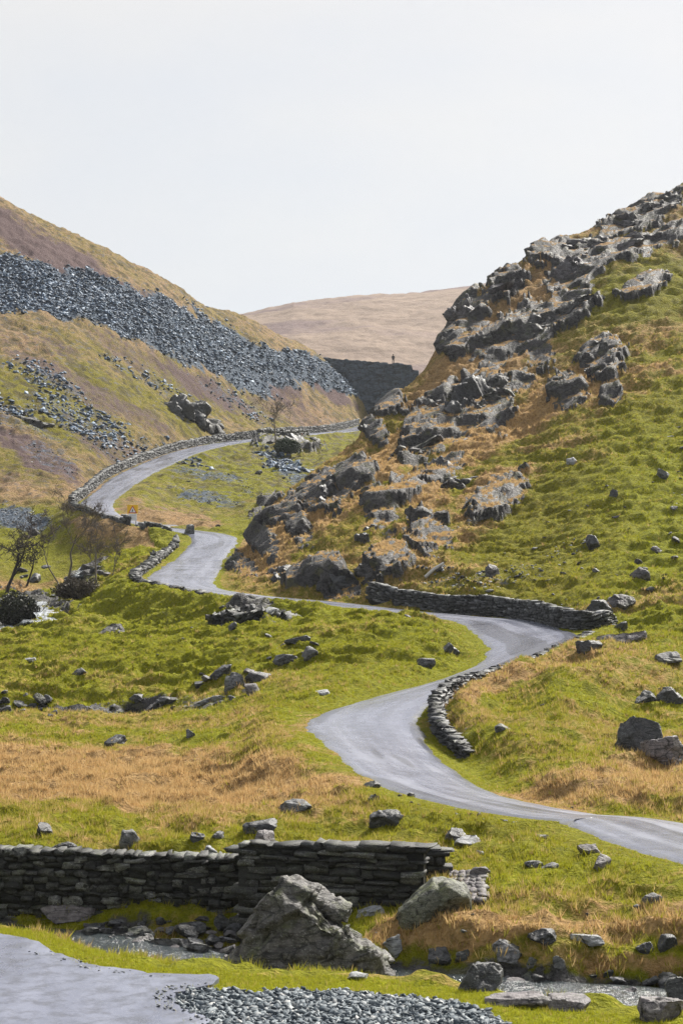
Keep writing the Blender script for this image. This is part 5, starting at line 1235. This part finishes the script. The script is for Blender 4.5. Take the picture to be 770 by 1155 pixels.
DK = (M_DTWIG, M_DTWIG)
bare_tree(gp(76, 662, 120), 5.6, (.08, 0), 3, 'tall bare tree with yellowish twigs standing by the waterfall', .10, .65, 5, fork=.3)
bare_tree(gp(70, 664, 120), 4.6, (-.2, 0), 8, 'bare tree stem leaning left beside the tall one by the waterfall', .07, .65, 4, fork=.4)
bare_tree(gp(109, 658, 120), 3.6, (-.12, 0), 12, 'small dark stemmed bare tree with a bushy grey crown on the mound edge', .08, .9, 4, fork=.5)
bare_tree(gp(126, 650, 120), 2.6, (.55, 0), 15, 'thin bare sapling leaning right on the mound edge', .035, .55, 2, fork=.4)
bare_tree(gp(8, 668, 120), 4.4, (.1, 0), 21, 'dense dark bare tree at the left edge above the stream', .15, 1.0, 4, fork=.3, mats=DK)
bare_tree(gp(30, 662, 120), 3.6, (.12, .1), 24, 'dark twiggy bush like tree right of the dense one at the left edge', .09, 1.1, 4, fork=.25, mats=DK)
bare_tree(gp(311, 503, 180), 5.8, (.03, 0), 31, 'lone pale stemmed bare tree beside the far upper road', .12, .85, 4, fork=.45, group=None)
shrub(gp(18, 705, 110), (1.7, 1.4, 2.1), 41, 'dark ivy covered thicket at the left edge beside the waterfall', 60, .10, M_DTWIG, (.035, .038, .026), leaves=6000)
shrub(gp(84, 674, 120), (1.6, 1.0, 1.3), 42, 'dark brown thicket on the bank right above the waterfall', 70, .09, M_DTWIG, (.05, .04, .026), leaves=3500)
shrub(gp(96, 672, 120), (1.5, 1.0, 1.4), 45, 'low bare scrub at the foot of the bare trees', 60, .07, M_TWIG, (.06, .05, .025), leaves=700)
shrub(gp(323, 508, 180) - np.array([0, 0, .7]), (2.2, 1.5, 2.2), 43, 'round dark evergreen shrub by the lone far tree', 30, .14, M_DTWIG, (.030, .050, .022), leaves=5000)

# ------------------------------------------------------------------ the warning sign
def flat_mat(name, col, rough=.45):
    t = NT(name); n = t.noise(t.obj(), 6, 3)
    return t.done(t.bsdf(t.mix(t.math('MULTIPLY', n, .25), col, tuple(v * .6 for v in col)), rough, None, .4))
def slab(name, outline, th, mat, parent, y=0.0, bev=.006):
    """A flat plate in the XZ plane with thickness th towards the viewer (-y)."""
    bm = bmesh.new(); v = [bm.verts.new((x, y, z)) for x, z in outline]; f = bm.faces.new(v)
    e = bmesh.ops.extrude_face_region(bm, geom=[f]); bmesh.ops.translate(bm, vec=(0, -th, 0), verts=[q for q in e['geom'] if isinstance(q, bmesh.types.BMVert)])
    bmesh.ops.recalc_face_normals(bm, faces=bm.faces[:])
    me = bpy.data.meshes.new(name); bm.to_mesh(me); bm.free(); me.materials.append(mat)
    o = bpy.data.objects.new(name, me); COL.objects.link(o); o.parent = parent; return o
def rect(x0, z0, x1, z1): return [(x0, z0), (x1, z0), (x1, z1), (x0, z1)]
def sign():
    b = road_at(26.0, .55, 1)[0]; x, y = b[0], b[1]; z = float(gz(x, y)); k = y / F
    X0 = (149.8 - CX) * k
    root = empty('warning_sign', (X0, y, z)); tag(root, 'yellow backed triangular warning sign with a white plate below it', 'road sign')
    zt = (CY - 569.5) * k - z; zb = zt - .70; pb = zb - .60
    yel, wht, red, blk, gry = flat_mat('yellow_sheeting', (.85, .50, .01)), flat_mat('white_sheeting', (.72, .74, .78)), flat_mat('red_sheeting', (.45, .035, .03)), flat_mat('black_sheeting', (.02, .02, .022)), flat_mat('galvanised_steel', (.32, .33, .34), .4)
    for sx in (-.26, .26):
        V, f = tubes([([(sx, .05, -.3), (sx, .05, zt - .05)], [.034, .034])], 10); mesh_np('post', V, f, gry, root, True)
    bd = slab('yellow_board', rect(-.44, zb, .44, zt), .02, yel, root)
    tri = lambda s, c: [(-s * .5, c - s * .29), (s * .5, c - s * .29), (0, c + s * .577)]
    c = zb + .24
    wt = slab('warning_triangle', tri(.72, c), .008, red, root, -.022)
    slab('triangle_face', tri(.50, c), .005, wht, wt, -.032)
    slab('symbol', [(-.07, c - .10), (.02, c - .10), (.05, c + .02), (.0, c + .17), (-.035, c + .03)], .004, blk, wt, -.039)
    pl = slab('white_plate', rect(-.33, pb, .33, zb - .03), .02, wht, root)
    for i, w in enumerate((.24, .20, .25)):
        q = zb - .14 - i * .15; slab('lettering', rect(-w, q - .035, w, q), .004, flat_mat('faded_lettering', (.38, .42, .46)), pl, -.022)
sign()

# reflector posts beside the far road
def marker(px, py, h, label, lean=0, ymin=180, th=.06):
    b = gp(px, py, ymin); root = empty('marker_post', b); tag(root, label, 'marker post')
    root.rotation_euler = (0, lean, 0)
    w = th; m = flat_mat('white_painted_post', (.62, .62, .6))
    bm = bmesh.new(); bmesh.ops.create_cube(bm, size=1, matrix=Matrix.Translation((0, 0, h / 2 - .1)) @ Matrix.Diagonal((w * 2, w * 1.2, h + .2, 1)))
    bmesh.ops.bevel(bm, geom=bm.edges[:], offset=.012, segments=1, affect='EDGES')
    me = bpy.data.meshes.new('post'); bm.to_mesh(me); bm.free(); me.materials.append(m); o = bpy.data.objects.new('post', me); COL.objects.link(o); o.parent = root
    bm = bmesh.new(); bmesh.ops.create_cube(bm, size=1, matrix=Matrix.Translation((0, -w * .66, h * .78)) @ Matrix.Diagonal((w * 1.5, .012, h * .16, 1)))
    me = bpy.data.meshes.new('reflector'); bm.to_mesh(me); bm.free(); me.materials.append(flat_mat('reflector', (.35, .05, .03))); o = bpy.data.objects.new('reflector', me); COL.objects.link(o); o.parent = root
marker(253, 498, .95, 'short white marker post against the wall of the upper road', .1)
marker(345, 508, 1.5, 'pale leaning post on the bank below the far road, nearer the lone tree', -.45)
marker(369, 507, 1.4, 'pale leaning post on the bank below the far road, farther right', -.35)
def pole():
    a = gp(479, 655, 92); b = gp(500, 640, 92)
    V, f = tubes([([a + [0, -.1, .15], (a + b) / 2 + [0, -.15, .25], b + [0, -.1, .2]], [.09, .085, .07])], 8)
    c = a; o = mesh_np('fallen_pole', V - c, f, flat_mat('silvered_wood', (.42, .41, .39), .8), None, True); o.location = c
    tag(o, 'pale weathered pole lying on the rubble slope above the roadside wall', 'pole')
pole()

# ------------------------------------------------------------------ the figure on the terrace wall
def person():
    Y = 373.2; k = Y / F; x0 = (443.3 - CX) * k; z0 = (CY - 410.6) * k + .02
    root = empty('person', (x0, Y + .6, z0)); tag(root, 'person in dark clothes standing still on top of the quarry terrace wall', 'person')
    S = 1.0
    J = [(0,0,1.02),(0,0,1.22),(0,0,1.44),(0,.0,1.56),(0,-.02,1.66),(0,-.02,1.80),
         (-.11,0,.95),(-.12,-.02,.52),(-.13,.02,.09),(-.13,-.14,.04),
         (.11,0,.95),(.12,-.02,.52),(.13,.02,.09),(.13,-.14,.04),
         (-.21,0,1.47),(-.27,.03,1.18),(-.17,-.16,1.04),(.21,0,1.47),(.27,.03,1.18),(.17,-.16,1.04)]
    R = [.17,.165,.19,.075,.10,.085,.11,.075,.055,.045,.11,.075,.055,.045,.09,.07,.05,.09,.07,.05]
    E = [(0,1),(1,2),(2,3),(3,4),(4,5),(0,6),(6,7),(7,8),(8,9),(0,10),(10,11),(11,12),(12,13),(2,14),(14,15),(15,16),(2,17),(17,18),(18,19)]
    me = bpy.data.meshes.new('body'); me.from_pydata([tuple(c * S for c in j) for j in J], E, []); o = bpy.data.objects.new('body', me); COL.objects.link(o); o.parent = root
    sk = o.modifiers.new('skin', 'SKIN')
    for i, v in enumerate(me.skin_vertices[0].data): v.radius = (R[i], R[i] * (.72 if i < 3 else .95)); v.use_root = i == 0
    sb = o.modifiers.new('smooth', 'SUBSURF'); sb.levels = sb.render_levels = 2
    t = NT('dark_clothes'); z = t.add('ShaderNodeSeparateXYZ', inp={0: t.obj()}).outputs['Z']
    c = t.mix(t.ramp(z, [(.50, 0.), (.505, 1.)]), (.022, .025, .034), (.035, .030, .032))
    c = t.mix(t.math('GREATER_THAN', z, 1.60), c, (.30, .19, .14)); me.materials.append(t.done(t.bsdf(c, .8, None, .2)))
    V, f = rock_np(5, (.115, .125, .10), 3, 0, 2.2, .0, .02); V = V + [0, .0, 1.70]
    mesh_np('hair', V, f, flat_mat('dark_hair', (.02, .016, .014), .8), root, True)
person()
